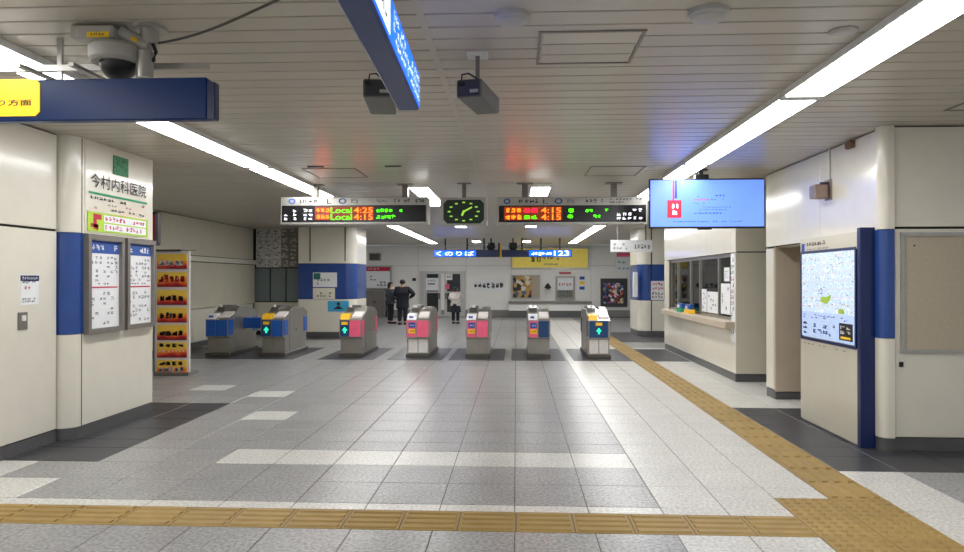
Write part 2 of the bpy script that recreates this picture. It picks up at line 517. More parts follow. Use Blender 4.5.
# ---------------- walls
def wall(name, label): return root(name, label, 'wall', kind='structure')
def panel(parent, fr, u0, u1, v0, v1, d0=-.03, d1=0., mat='enamel', name='wall_panel', ch=.004):
    m = MB(); g = .004
    a, b = fr.p(u0 + g, v0 + g, d0), fr.p(u1 - g, v1 - g, d1)
    m.box(min(a.x, b.x), max(a.x, b.x), min(a.y, b.y), max(a.y, b.y), a.z, b.z, ch)
    return m.build(name, mat, parent)
def core(parent, x0, x1, y0, y1, z0=0, z1=CEIL): return box('core', 'joint', parent, x0, x1, y0, y1, z0, z1)

# near left wall block with the sign pillar at its end
wl = wall('wall_left', 'cream enamel panel wall with dark baseboard beside the sign pillar')
core(wl, -7.9, -4.83, -9, 8.6)
f = leftw(-4.8)
for a, b in ((-9, -4), (-4, .5), (.5, 4.4), (4.4, 7.1)):
    panel(wl, f, a, b, .13, 2.2); panel(wl, f, a, b, 2.215, CEIL - .01)
box('baseboard', 'baseboard', wl, -4.83, -4.806, -9, 7.1, 0, .125)
panel(wl, Fr((0, 8.63, 0), (1, 0, 0), (0, 1, 0)), -7.9, -5.2, .13, CEIL - .01)

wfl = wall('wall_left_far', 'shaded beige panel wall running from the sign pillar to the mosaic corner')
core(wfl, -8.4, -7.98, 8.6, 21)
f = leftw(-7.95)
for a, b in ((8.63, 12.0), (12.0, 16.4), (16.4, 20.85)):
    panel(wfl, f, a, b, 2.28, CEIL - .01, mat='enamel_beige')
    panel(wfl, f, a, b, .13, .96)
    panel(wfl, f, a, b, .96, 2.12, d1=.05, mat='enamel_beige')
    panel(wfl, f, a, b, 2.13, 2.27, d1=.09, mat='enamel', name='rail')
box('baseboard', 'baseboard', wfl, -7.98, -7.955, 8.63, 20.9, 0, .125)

# mosaic corner beyond the left gates
wm = wall('wall_mosaic', 'corner wall clad in pale and dark mosaic tile panels above grey shutters')
core(wm, -8.4, -6.35, 20.95, 22.5)
f = front(20.92)
k = 0
for i in range(3):
    for j in range(5):
        u0 = -7.9 + i * .26
        panel(wm, f, u0, u0 + .26, 2.05 + j * .235, 2.05 + (j + 1) * .235, mat='mosaic_light', name='mosaic_panel')
        o = MB(); rng = random.Random(k); k += 1
        for q in range(6):
            x = u0 + rng.uniform(.02, .18); z = 2.06 + j * .235 + rng.uniform(.01, .18)
            plate('', '', None, f, x, x + rng.uniform(.03, .07), z, z + rng.uniform(.02, .05), 0, .006, o)
        o.build('mosaic_chips', 'mosaic_dark', wm)
for i in range(3):
    for j in range(5):
        u0 = -7.12 + i * .25
        panel(wm, f, u0, u0 + .25, 2.05 + j * .235, 2.05 + (j + 1) * .235, mat='mosaic_dark', name='mosaic_panel')
        o = MB(); rng = random.Random(k); k += 1
        for q in range(7):
            x = u0 + rng.uniform(.01, .18); z = 2.06 + j * .235 + rng.uniform(.01, .18)
            plate('', '', None, f, x, x + rng.uniform(.03, .06), z, z + rng.uniform(.02, .04), 0, .006, o)
        o.build('mosaic_chips', 'mosaic_light', wm)
panel(wm, f, -7.95, -6.36, .13, 1.0)
for i in range(3): panel(wm, f, -7.93 + i * .5, -7.47 + i * .5, 1.02, 2.03, d1=.03 * i, mat='locker', name='shutter_panel')

# back wall
wb = wall('wall_back', 'far white panel wall at the end of the concourse')
core(wb, -9, 9, YB + .03, YB + .25)
f = front(YB)
us = [atY(u, 280, YB).x for u in (300, 366, 418, 466, 511, 591, 640)]
us = [-9] + us + [8.9]
for a, b in zip(us[:-1], us[1:]):
    panel(wb, f, a, b, 2.3, CEIL - .01, mat='enamel_white'); panel(wb, f, a, b, .3, 2.3, mat='enamel_white')
    panel(wb, f, a, b, .0, .3, mat='wall_skirt', name='baseboard')

# right hand wall between the map board and the office
wr = wall('wall_right', 'glossy cream panel wall over the doorway behind the map board')
core(wr, 3.68, 3.95, 7.3, 8.55); core(wr, 3.68, 3.95, 10.13, 10.42); core(wr, 3.68, 3.95, 8.55, 10.13, 2.16, CEIL)
f = rightw(3.65)
panel(wr, f, -8.55, -7.3, .13, 2.14); panel(wr, f, -8.6, -7.3, 2.16, CEIL - .01)
panel(wr, f, -10.42, -8.6, 2.16, CEIL - .01); panel(wr, f, -10.42, -10.12, .13, 2.14)
panel(wr, front(10.10), 3.66, 5.6, 0.1, 2.16, mat='beige_wall'); box('baseboard', 'baseboard', wr, 3.66, 5.6, 10.08, 10.13, 0, .1)
core(wr, 3.95, 5.6, 10.13, 10.42); box('lintel', 'beige_wall', wr, 3.69, 5.6, 8.6, 10.1, 2.14, 2.155)
panel(wr, Fr((3.66, 10.12, 0), (1, 0, 0), (0, -1, 0)), 0, .03, .1, 2.14)
core(wr, 5.5, 5.7, 7.4, 10.13); panel(wr, rightw(5.47), -10.1, -7.4, 0.1, 2.16, mat='beige_wall')
box('baseboard', 'baseboard', wr, 3.656, 3.68, 10.12, 10.42, 0, .125)

# wall facing the camera on the right, with its rounded corner post
wf = wall('wall_front', 'cream panel wall with aluminium framed pinboard right of the rounded blue corner post')
core(wf, 3.735, 8.5, 7.16, 7.4)
f = front(7.13)
for a, b in ((3.748, 5.6), (5.6, 8.5)):
    panel(wf, f, a, b, .13, 2.2); panel(wf, f, a, b, 2.215, CEIL - .01)
box('baseboard', 'baseboard', wf, 3.745, 8.5, 7.14, 7.16, 0, .125)
MB().box(3.79, 3.825, 7.115, 7.13, .83, .88).build('latch', 'black', wf)

def rounded(x0, x1, y0, y1, r, corners):
    # corners: set of 'sw','se','ne','nw' (south = towards the camera)
    P = []
    for nm, cx, cy, a0 in (('sw', x0, y0, PI), ('se', x1, y0, 1.5 * PI), ('ne', x1, y1, 0), ('nw', x0, y1, .5 * PI)):
        if nm in corners:
            ox = cx + (r if cx == x0 else -r); oy = cy + (r if cy == y0 else -r)
            for k in range(9):
                a = a0 + k * PI / 16; P.append((ox + r * math.cos(a), oy + r * math.sin(a)))
        else: P.append((cx, cy))
    return P
def post(parent, poly, bands, inner=.012):
    cx = sum(p[0] for p in poly) / len(poly); cy = sum(p[1] for p in poly) / len(poly)
    for nm, mt, z0, z1, sc in bands:
        q = [(cx + (p[0] - cx) * sc, cy + (p[1] - cy) * sc) for p in poly]
        MB().prism(q, 'z', z0, z1).build(nm, mt, parent, smooth=True)

t = root('corner_post', 'rounded cream corner post with a blue band between map board and pinboard', 'post', (3.635, 7.15, 0))
post(t, rounded(3.60, 3.73, 7.09, 7.212, .08, {'sw'}), [('foot', 'baseboard', 0, .125, .95), ('lower_cladding', 'enamel', .13, 1.11, 1), ('blue_band', 'enamel_blue', 1.115, 2.19, 1), ('upper_cladding', 'enamel', 2.195, CEIL - .002, 1)])

t = root('sign_pillar', 'cream pillar with rounded corner and blue band carrying the clinic sign', 'pillar', (-4.75, 7.9, 0))
post(t, rounded(-5.3, -4.65, 7.12, 8.75, .15, {'se'}), [('foot', 'baseboard', 0, .125, .99), ('lower_cladding', 'enamel', .13, 1.11, 1), ('blue_band', 'enamel_blue', 1.115, 2.19, 1), ('upper_cladding', 'enamel', 2.195, CEIL - .002, 1)])
for yy in (7.28,):
    box('joint_line', 'joint', t, -4.652, -4.648, yy, yy + .012, .13, CEIL - .01)
SIGNP = t

t = root('blue_band_pillar', 'broad cream pillar with blue band behind the left ticket gates', 'pillar', (-5.4, 20.7, 0))
post(t, rounded(-6.33, -4.66, 20.1, 21.6, .3, {'se'}), [('foot', 'baseboard', 0, .16, .995), ('lower_cladding', 'enamel', .165, 1.11, 1), ('blue_band', 'enamel_blue', 1.115, 2.15, 1), ('upper_cladding', 'enamel', 2.155, CEIL - .002, 1)])
for xx in (-6.0, -4.97): box('joint_line', 'joint', t, xx, xx + .03, 20.095, 20.1, 2.22, CEIL - .01)
f = front(20.1)
a = atY(313, 272.5, 20.1); b = atY(337, 287, 20.1)
for (u0, v0, u1, v1, mt, sd) in ((313, 287, 337, 272.5, 'paper', 3), (313, 299, 335, 288, 'paper_cream', 4)):
    a = atY(u0, v0, 20.1); b = atY(u1, v1, 20.1)
    q = plate('notice', mt, t, f, a.x, b.x, a.z, b.z, 0, .01)
    glyphs('ink_grey' if sd == 3 else 'ink', q, f, a.x + .1, a.z + .05, (b.x - a.x) * .7, (b.z - a.z) * .5, 5, sd, .013, rows=2, fill=.7)
    if sd == 3: plate('emblem', 'ink_teal', q, f, a.x + .02, a.x + .22, b.z - .2, b.z - .02, .01, .013)
a = atY(328, 311.5, 20.1); b = atY(349, 301, 20.1)
q = plate('blue_notice', 'cyan_panel', t, f, a.x, b.x, a.z, b.z, 0, .012)
m = MB(); mx = (a.x + b.x) / 2; mz = (a.z + b.z) / 2
m.prism([(mx - .16, mz - .08), (mx + .16, mz - .08), (mx, mz + .02)], 'y', 20.084, 20.088); m.cyl((mx, 20.084, mz + .07), .05, .004, 'y', 12)
m.build('emblem', 'ink', q)

t = root('blue_band_pillar', 'cream pillar with blue band and pink leaflet beyond the ticket office', 'pillar', (4.3, 21.6, 0))
post(t, rounded(3.62, 5.2, 20.9, 22.4, .3, {'sw'}), [('foot', 'baseboard', 0, .16, .995), ('lower_cladding', 'enamel', .165, 1.06, 1), ('blue_band', 'enamel_blue', 1.065, 2.13, 1), ('upper_cladding', 'enamel', 2.135, CEIL - .002, 1)])
f = front(20.9)
box('joint_line', 'joint', t, 3.98, 4.01, 20.895, 20.9, .16, CEIL - .01)
a = atY(651, 300, 20.9); b = atY(664, 281, 20.9)
q = plate('leaflet', 'paper', t, f, a.x, b.x, a.z, b.z, 0, .01)
glyphs('ink_pink', q, f, a.x + .02, (a.z + b.z) / 2, b.x - a.x - .04, (b.z - a.z) * .45, 4, 5, .013, rows=2)
glyphs('rust', q, f, a.x + .02, a.z + .03, b.x - a.x - .04, (b.z - a.z) * .4, 4, 6, .013, rows=2)
a = atY(633, 297, 20.9); b = atY(637, 272, 20.9)
plate('paper_strip', 'paper', t, f, a.x + .02, b.x + .02, a.z, b.z, -.16, .0)

# ---------------- ticket office
of = root('wall_office', 'white panelled ticket office with long service window and sill', 'office', (4.6, 14.4, 0), kind='structure')
OX = 3.62
f = rightw(OX)
WY0, WY1, WZ0, WZ1 = 11.98, 16.85, 1.0, 2.14
core(of, OX + .03, 3.8, 11.78, WY0, .05); core(of, OX + .03, 3.8, WY1, 17.3, .05); core(of, OX + .03, 3.8, WY0, WY1, .05, WZ0 - .14); core(of, OX + .03, 3.8, WY0, WY1, WZ1, CEIL)
for a, b in ((11.75, 13.6), (13.6, 15.45), (15.45, 17.3)):
    panel(of, f, -b, -a, .13, WZ0 - .15)
panel(of, f, -12.0, -11.75, WZ0 - .15, WZ1); panel(of, f, -17.3, -WY1, WZ0 - .15, WZ1)
panel(of, f, -12.0, -11.75, WZ1, CEIL - .01); panel(of, f, -17.3, -12.0, WZ1, CEIL - .01)
f2 = front(11.75)
panel(of, f2, OX, 4.95, .13, WZ1, mat='enamel_beige'); panel(of, f2, OX, 4.95, WZ1 + .01, CEIL - .01, mat='enamel_beige'); core(of, 3.8, 4.95, 11.78, 11.9, .05)
box('baseboard', 'baseboard', of, OX + .01, OX + .03, 11.75, 17.3, 0, .125); box('baseboard', 'baseboard', of, OX, 4.95, 11.76, 11.78, 0, .125)
box('back_wall', 'office_wall', of, 6.2, 6.3, 11.8, 17.3, 0, CEIL); box('end_wall', 'office_wall', of, 3.8, 6.3, 17.2, 17.3, 0, CEIL); box('end_wall', 'office_wall', of, 4.95, 6.3, 11.8, 11.9, 0, CEIL)
box('sill', 'beige_wall', of, OX - .16, OX + .2, WY0 - .2, WY1 + .05, WZ0 - .13, WZ0 - .01, .008)
t = root('office_desk', 'long pale desk behind the ticket office window', 'desk', (4.35, 14.5, 0)); box('desktop', 'metal_white', t, 4.0, 4.7, 12.1, 17.0, .72, .76)
for yy in (12.2, 14.5, 16.9): box('leg', 'alu', t, 4.05, 4.65, yy - .02, yy + .02, 0, .72)
bs = [WY0, 12.9, 14.2, 14.95, 16.1, WY1]
m = MB()
for k, yy in enumerate(bs):
    MB().box(OX + .05, OX + .13, yy - .04, yy + .04, WZ0 - .01, WZ1).build('mullion', 'steel', of)
box('window_head', 'steel', of, OX + .05, OX + .13, WY0, WY1, WZ1 - .06, WZ1)
box('window_track', 'steel', of, OX + .05, OX + .13, WY0, WY1, WZ0 - .01, WZ0 + .04)
for k in range(5):
    MB().box(OX + .085, OX + .095, bs[k] + .04, bs[k + 1] - .04, WZ0 + .04, WZ1 - .06).build('window_pane', 'window_glass', of)
# patterned strip beside the window
q = plate('poster_strip', 'paper', of, f, -WY0 + .01, -WY0 + .2, WZ0 - .35, WZ1 - .02, 0, .01)
glyphs('ink_red', q, f, -WY0 + .02, 1.25, .17, .5, 2, 3, .013, rows=5, fill=.8); glyphs('ink_grey', q, f, -WY0 + .02, .75, .17, .5, 2, 4, .013, rows=5, fill=.7); glyphs('ink_teal', q, f, -WY0 + .02, 1.76, .17, .3, 2, 5, .013, rows=3, fill=.7)
for y0, y1, z0, z1 in ((12.25, 12.8, 1.08, 1.62), (13.0, 13.7, 1.06, 1.46), (13.75, 14.1, 1.06, 1.5), (12.3, 12.6, 1.66, 1.9)):
    q = plate('window_notice', 'paper', of, rightw(OX + .07), -y1, -y0, z0, z1, 0, .006)
    glyphs('ink_grey', q, rightw(OX + .07), -y1 + .05, z0 + .05, y1 - y0 - .1, z1 - z0 - .1, 4, int(y0 * 10), .009, rows=4, fill=.5)
# unseen lamp added to brighten the interior, and the furniture inside
t = root('office_fill_lamp', 'added fill lamp on the ceiling inside the ticket office', 'lamp', (4.9, 14.5, 3.2))
box('housing', 'lamp_housing', t, 4.75, 5.05, 12.6, 16.6, 3.16, 3.215)
bpy.data.materials['lamp_housing']
M('office_fill_white', (255, 255, 255), .4, var=0, emit=26)
box('diffuser', 'office_fill_white', t, 4.77, 5.03, 12.62, 16.58, 3.12, 3.16)
t = root('computer_monitor', 'black computer monitor on the desk inside the ticket office', 'monitor', (4.35, 14.75, .76))
box('screen', 'black', t, 4.3, 4.35, 14.35, 15.15, 1.15, 1.72, .01); box('stand', 'black', t, 4.34, 4.4, 14.68, 14.82, .78, 1.2); box('base', 'black', t, 4.2, 4.5, 14.55, 14.95, .76, .785)
t = root('desk_printer', 'black printer on the desk behind the ticket window', 'printer', (4.3, 15.4, .76))
box('body', 'black', t, 4.1, 4.5, 15.22, 15.7, .76, 1.12, .02); box('tray', 'dark_grey', t, 4.02, 4.12, 15.28, 15.64, .82, .84)
t = root('office_cabinet', 'pale grey filing cabinet inside the ticket office', 'cabinet', (5.9, 15.6, 0))
box('body', 'metal_white', t, 5.6, 6.19, 14.6, 16.6, 0, 1.95)
for k in range(4):
    d = box('drawer', 'metal_white', t, 5.58, 5.6, 14.63, 16.57, .05 + k * .47, .48 + k * .47); box('handle', 'dark_grey', d, 5.565, 5.58, 15.4, 15.8, .3 + k * .47, .33 + k * .47)
for yy, c1, c2, lb in ((15.25, 'gate_blue', 'ink_green', 'small blue and green leaflet holder on the ticket office sill'), (14.55, 'gate_blue', 'gate_yellow', 'small blue and yellow leaflet holder on the ticket office sill')):
    t = root('leaflet_holder', lb, 'holder', (OX - .06, yy, WZ0 - .01))
    box('tray', c2, t, OX - .13, OX + .0, yy - .2, yy + .2, WZ0 - .01, WZ0 + .08, .005)
    box('leaflets', c1, t, OX - .1, OX - .03, yy - .18, yy + .18, WZ0 + .08, WZ0 + .18, .005)
    box('card', 'paper', t, OX - .135, OX - .13, yy - .1, yy + .1, WZ0 + .09, WZ0 + .15)

# ================================================================== CEILING FIXTURES
def batten(L, label, group):
    t = root('ceiling_light', label, 'light', (0, 0, 0), group)
    MB().box(-.165, .165, 0.0, L, -.05, 0, .004).build('housing', 'lamp_housing', t)
    MB().prism([(-.15, -.05), (-.145, -.058), (.145, -.058), (.15, -.05)], 'y', .06, L - .06).build('diffuser', 'lamp_white', t)
    for y0 in (.0, L - .055):
        MB().box(-.15, .15, y0, y0 + .055, -.057, -.05, .002).build('end_cap', 'lamp_housing', t)
    return t
LA = 'long fluorescent batten in the ceiling row above the tactile guiding line'
LB = 'long fluorescent batten in the ceiling row on the sign pillar side'
p = batten(3.28, LA, 'battens over the guiding line'); first = True
WHR = ['behind the wide hatch row', 'before the first ceiling speaker', 'behind the cable end', 'beside the flat white disc', 'running up to the information screen', 'passing behind the information screen', 'in front of the ticket office window', 'above the end ticket gate', 'beyond the end ticket gate', 'before the white hanging sign', 'next to the far blue band pillar', 'ending at the far wall']
WHL = ['far behind the direction sign', 'well before the direction sign', 'just before the direction sign', 'above the direction sign', 'below the direction sign and opposite the clinic sign', 'reaching the left departure board', 'just past the left departure board', 'above the green arrow gate', 'beyond the green arrow gate', 'beside the blue band pillar', 'above the person in the long coat', 'ending above the steel door']
for k in range(-3, 9):
    y0 = 5.8 + 3.3 * (k - 1)
    if y0 + 3.2 > YB + .1: continue
    for x, lb, g in ((2.31, 'fluorescent batten over the tactile line, ' + WHR[k + 3], 'battens over the guiding line'), (-3.40, 'fluorescent batten on the sign pillar side, ' + WHL[k + 3], 'battens on the sign pillar side')):
        if first: o = p; first = False
        else: o = dup(p)
        o.location = (x, y0, CEIL); o['label'] = lb; o['group'] = g
p = batten(2.9, 'short fluorescent batten on the ceiling just behind the clock', None); p.location = (-1.57, 10.95 + .15, CEIL)
p = batten(1.3, 'short fluorescent batten on the ceiling above the right departure board', None); p.location = (.4, 11.15, CEIL)
p = batten(1.3, 'short batten light on the ceiling beyond the clock over the gates', None); p.location = (-1.55, 18.6, CEIL)
p = batten(1.3, 'short batten light on the ceiling beyond the right departure board', None); p.location = (.42, 18.6, CEIL)
p = batten(1.3, 'added short fill batten above the left end of the platform sign', None); p.location = (-1.55, 26.8, CEIL)  # extra batten added as fill to brighten the far end
p = batten(1.3, 'added short fill batten above the right end of the platform sign', None); p.location = (.42, 26.8, CEIL)  # its twin, likewise added as fill for the far walls

def disc(name, label, x, y, r, h):
    t = root(name, label, 'detector', (x, y, CEIL))
    MB().lathe([(r, 0), (r, -h * .5), (r * .92, -h * .6)], (x, y, CEIL), 28).build('rim', 'grey_dome', t, smooth=True)
    MB().lathe([(r * .86, -h * .6), (r * .8, -h * .85), (r * .5, -h), (.01, -h * 1.05)], (x, y, CEIL), 28).build('dome', 'grey_dome', t, smooth=True)
disc('ceiling_speaker', 'round white ceiling speaker beside the rectangular hatch', -.02, 4.02, .105, .055)
disc('ceiling_speaker', 'round white ceiling speaker between the hatch and the batten row', 1.09, 4.02, .115, .055)
t = disc('smoke_detector', 'small flat white disc on the ceiling next to the batten row', 2.0, 4.38, .085, .02)

def hatch(label, x0, x1, y0, y1):
    t = root('ceiling_hatch', label, 'hatch', ((x0 + x1) / 2, (y0 + y1) / 2, CEIL))
    m = MB(); w = .02
    for a in ((x0, x1, y0, y0 + w), (x0, x1, y1 - w, y1), (x0, x0 + w, y0 + w, y1 - w), (x1 - w, x1, y0 + w, y1 - w)): m.box(*a, CEIL - .008, CEIL)
    m.build('frame', 'frame_grey', t)
    k = y0 + .03
    while k < y1 - .04:
        MB().box(x0 + .03, x1 - .03, k, min(k + .195, y1 - .03), CEIL - .005, CEIL, .002).build('slat', 'slat', t); k += .21
hatch('rectangular slatted access hatch in the ceiling beside the round speaker', .14, .80, 4.3, 4.95)
hatch('access hatch in the ceiling in front of the left departure board', -2.95, -2.2, 9.5, 10.35)
hatch('access hatch in the ceiling in front of the right departure board', 1.0, 1.75, 9.5, 10.35)
hatch('access hatch in the ceiling over the wall with the pinboard', 3.85, 4.6, 5.4, 6.5)
for x in (-2.7, -1.65):
    t = MB().box(x - .11, x + .11, 9.3, 9.36, CEIL - .012, CEIL, .003).build('ceiling_vent', 'dark_grey'); tag(t, 'small dark slot vent in the ceiling ' + ('beside the access hatch' if x < -2 else 'between the access hatch and the clock'), 'vent')

# security camera on its bracket
Yc = 4.1
def c3(u, v, Y=Yc): return atY(u, v, Y)
t = root('security_camera', 'white dome security camera with grey arm and warning stickers', 'camera', c3(115, 40))
c = c3(117, 50)
MB().lathe([(.02, .03), (.13, .025), (.155, 0), (.155, -.07), (.14, -.085)], c, 28).build('housing', 'camera_grey', t, smooth=True)
prof = [(.105, -.085)] + [(.105 * math.cos(a), -.085 - .105 * math.sin(a)) for a in [PI / 12 * k for k in range(1, 6)]] + [(.004, -.19)]
MB().lathe(prof, c + Vector((.01, 0, 0)), 24).build('dome', 'black', t, smooth=True)
a = c3(84, 30); b = c3(121, 43)
q = MB().box(a.x, b.x, Yc - .09, Yc + .09, b.z, a.z, .012).build('mount_body', 'camera_grey', t)
g0, g1 = atY(87, 37.5, Yc - .09), atY(109, 31.5, Yc - .09)
s = plate('sticker', 'ink_yellow', q, front(Yc - .09), g0.x, g1.x, g0.z, g1.z, 0, .003)
glyphs('ink', s, front(Yc - .09), g0.x + .02, g0.z + .008, .09, .02, 4, 3, .005)
a = c3(76, 28); b = c3(84, 41); MB().box(a.x, b.x, Yc - .06, Yc + .06, b.z, a.z, .008).build('end_plate', 'camera_grey', t)
q = MB().tube([c3(122, 33), c3(142, 44), c3(150, 47)], [.045, .045, .035], 10).build('arm', 'camera_grey', t, smooth=True)
MB().tube([c3(132, 38.5, Yc - .055), c3(136, 40, Yc - .055)], .014, 6).build('sticker', 'ink_yellow', q)
MB().cyl(c3(145, 52) - Vector((0, 0, .16)), .05, .16, n=14).build('swivel', 'alu', t, smooth=True)
z = c3(145, 44).z
MB().cyl((c3(148, 40).x, Yc + .02, z), .055, CEIL - z, n=14).build('stem', 'alu', t, smooth=True)
MB().cyl((c3(148, 40).x, Yc + .02, CEIL - .02), .1, .02, n=18).build('ceiling_plate', 'alu', t)
m = MB(); m.box(c3(92, 30).x - .02, c3(92, 30).x + .02, Yc + .02, Yc + .06, c3(92, 32).z, CEIL); m.build('hanger', 'alu', t)
m = MB(); pp = [c3(153, 44), c3(156, 52), c3(154, 60), c3(146, 65), c3(135, 64)]; m.tube(pp, .012, 8); m.build('cable_loop', 'black', t, smooth=True)

# blue direction sign and the strut it hangs from
Ys = 3.85
t = root('direction_sign', 'dark blue hanging direction sign with yellow panel below the security camera', 'sign', (atY(100, 100, Ys).x, Ys, 2.75))
a = atY(206.5, 119, Ys); b = atY(206.5, 77, Ys); xl = -4.4
MB().box(xl, a.x, Ys, Ys + .07, a.z, b.z, .006).build('case', 'sign_navy', t)
a2 = atY(214.5, 119, Ys); MB().box(a.x - .02, a2.x, Ys + .006, Ys + .064, a.z, b.z - .025, .004).build('end_cap', 'navy', t)
f = front(Ys)
y0 = atY(40, 116, Ys); y1 = atY(40, 79, Ys)
m = MB(); c = .025
m.prism([(xl + .05, y0.z), (y0.x - c, y0.z), (y0.x, y0.z + c), (y0.x, y1.z - c), (y0.x - c, y1.z), (xl + .05, y1.z)], 'y', Ys - .006, Ys)
q = m.build('yellow_panel', 'sign_yellow', t)
a = atY(-1, 106.5, Ys); b = atY(32.5, 99.5, Ys)
text('り方面', 'ink', q, f, a.x, a.z, b.z - a.z, b.x - a.x, .009, bold=.022)
MB().box(xl, atY(207, 67, Ys + .42).x, Ys + .42, Ys + .46, atY(100, 70, Ys + .42).z, atY(100, 64, Ys + .42).z).build('strut', 'alu', t)
for u in (10, 64):
    x = atY(u, 70, Ys).x; MB().box(x - .015, x + .015, Ys + .06, Ys + .43, 2.93, 2.95).build('hanger', 'alu', t); MB().box(x - .015, x + .015, Ys + .43, Ys + .45, 2.93, CEIL).build('hanger', 'alu', t)

# lit blue sign running along the concourse
zt, zb, y1 = 2.965, 2.745, 4.32
t = root('lit_sign', 'long lit blue guide sign with white lettering hanging lengthwise from the ceiling', 'sign', (-.66, y1, zb))
ang = math.radians(1.9)
def R(m): return m.rot(ang, (-.66, y1, zb))
R(MB().box(-.735, -.60, 1.62, y1, zb, zt, .012)).build('case', 'sign_navy', t)
R(MB().box(-.602, -.596, 1.64, y1 - .02, zb + .015, zt - .01)).build('lit_face', 'sign_blue_lit', t)
fz = Fr(Matrix.Rotation(ang, 3, 'Z') @ (Vector((-.596, 0, 0)) - Vector((-.66, y1, 0))) + Vector((-.66, y1, 0)), Matrix.Rotation(ang, 3, 'Z') @ Vector((0, 1, 0)), Matrix.Rotation(ang, 3, 'Z') @ Vector((1, 0, 0)))
q = plate('white_panel', 'sign_print', t, fz, 2.35, 3.05, zb + .03, zt - .02, 0, .002)
text('北', 'ink', q, fz, 2.78, zb + .06, .12, .17, .004)
text('のりば', 'ink', q, fz, 2.4, zb + .07, .09, .3, .004)
glyphs('sign_print', t, fz, 3.08, zb + .03, 1.18, .16, 18, 6, .003, rows=3, fill=.7, th=.9)
for yy in (2.1, 3.62):
    MB().cyl((-.67, yy, zt - .01), .022, CEIL - zt + .01, n=12).build('hanger', 'frame_grey', t, smooth=True)
    MB().cyl((-.67, yy, CEIL - .015), .06, .015, n=16).build('ceiling_plate', 'frame_grey', t)
# cable between camera and lit sign
a = c3(159, 43); pts = []
b = Vector((-.70, 2.85, 2.972))
for k in range(15):
    s = k / 14; p_ = a.lerp(b, s); p_.z += -.06 * math.sin(PI * s) * (1 - s); pts.append(p_)
cab = MB().tube(pts, .007, 6).build('cable', 'black', None, smooth=True); tag(cab, 'black cable drooping from the security camera to the lit blue sign', 'cable')

# box speakers hung on poles
def boxunit(label, u0, u1, rz, Y, pole):
    z0 = atY((u0 + u1) / 2, 97, Y).z; z1 = atY((u0 + u1) / 2, 79, Y).z; x0 = atY(u0, 90, Y).x; x1 = atY(u1, 90, Y).x; xm = (x0 + x1) / 2
    t = root('hanging_speaker', label, 'speaker', (xm, Y, z0))
    def r(m): return m.rot(rz, (xm, Y, z0))
    r(MB().box(x0, x1, Y, Y + .5, z0, z1, .008)).build('case', 'box_grey', t)
    q = r(MB().box(x0 + .01, x1 - .01, Y - .012, Y, z0 + .005, z1 - .005, .004)).build('rear_panel', 'box_dark', t)
    r(MB().box(x0 + .02, x0 + .06, Y - .03, Y - .012, z1 - .045, z1 - .02)).build('connector', 'black', q)
    r(MB().box(x1 - .075, x1 - .02, Y - .022, Y - .012, z0 + .025, z0 + .045)).build('label_plate', 'alu', q)
    r(MB().tube([(x0 + .04, Y - .025, z1 - .03), (x0 + .05, Y - .04, z1 + .02), (x0 + .09, Y - .02, z1 + .03), (x0 + .14, Y + .02, z1)], .006, 6)).build('cable', 'black', q)
    xp = xm + pole
    MB().box(xp - .014, xp + .014, Y + .12, Y + .15, z1 - .01, CEIL).build('pole', 'frame_grey', t)
    MB().box(xp - .07, xp + .07, Y + .07, Y + .2, CEIL - .012, CEIL).build('ceiling_plate', 'lamp_housing', t)
boxunit('grey box speaker on a pole, turned away beside the ceiling seam', 456, 482, math.radians(-12), 4.6, .05)
boxunit('grey box speaker hanging behind the lit blue sign', 363, 391, math.radians(6), 4.6, .02)

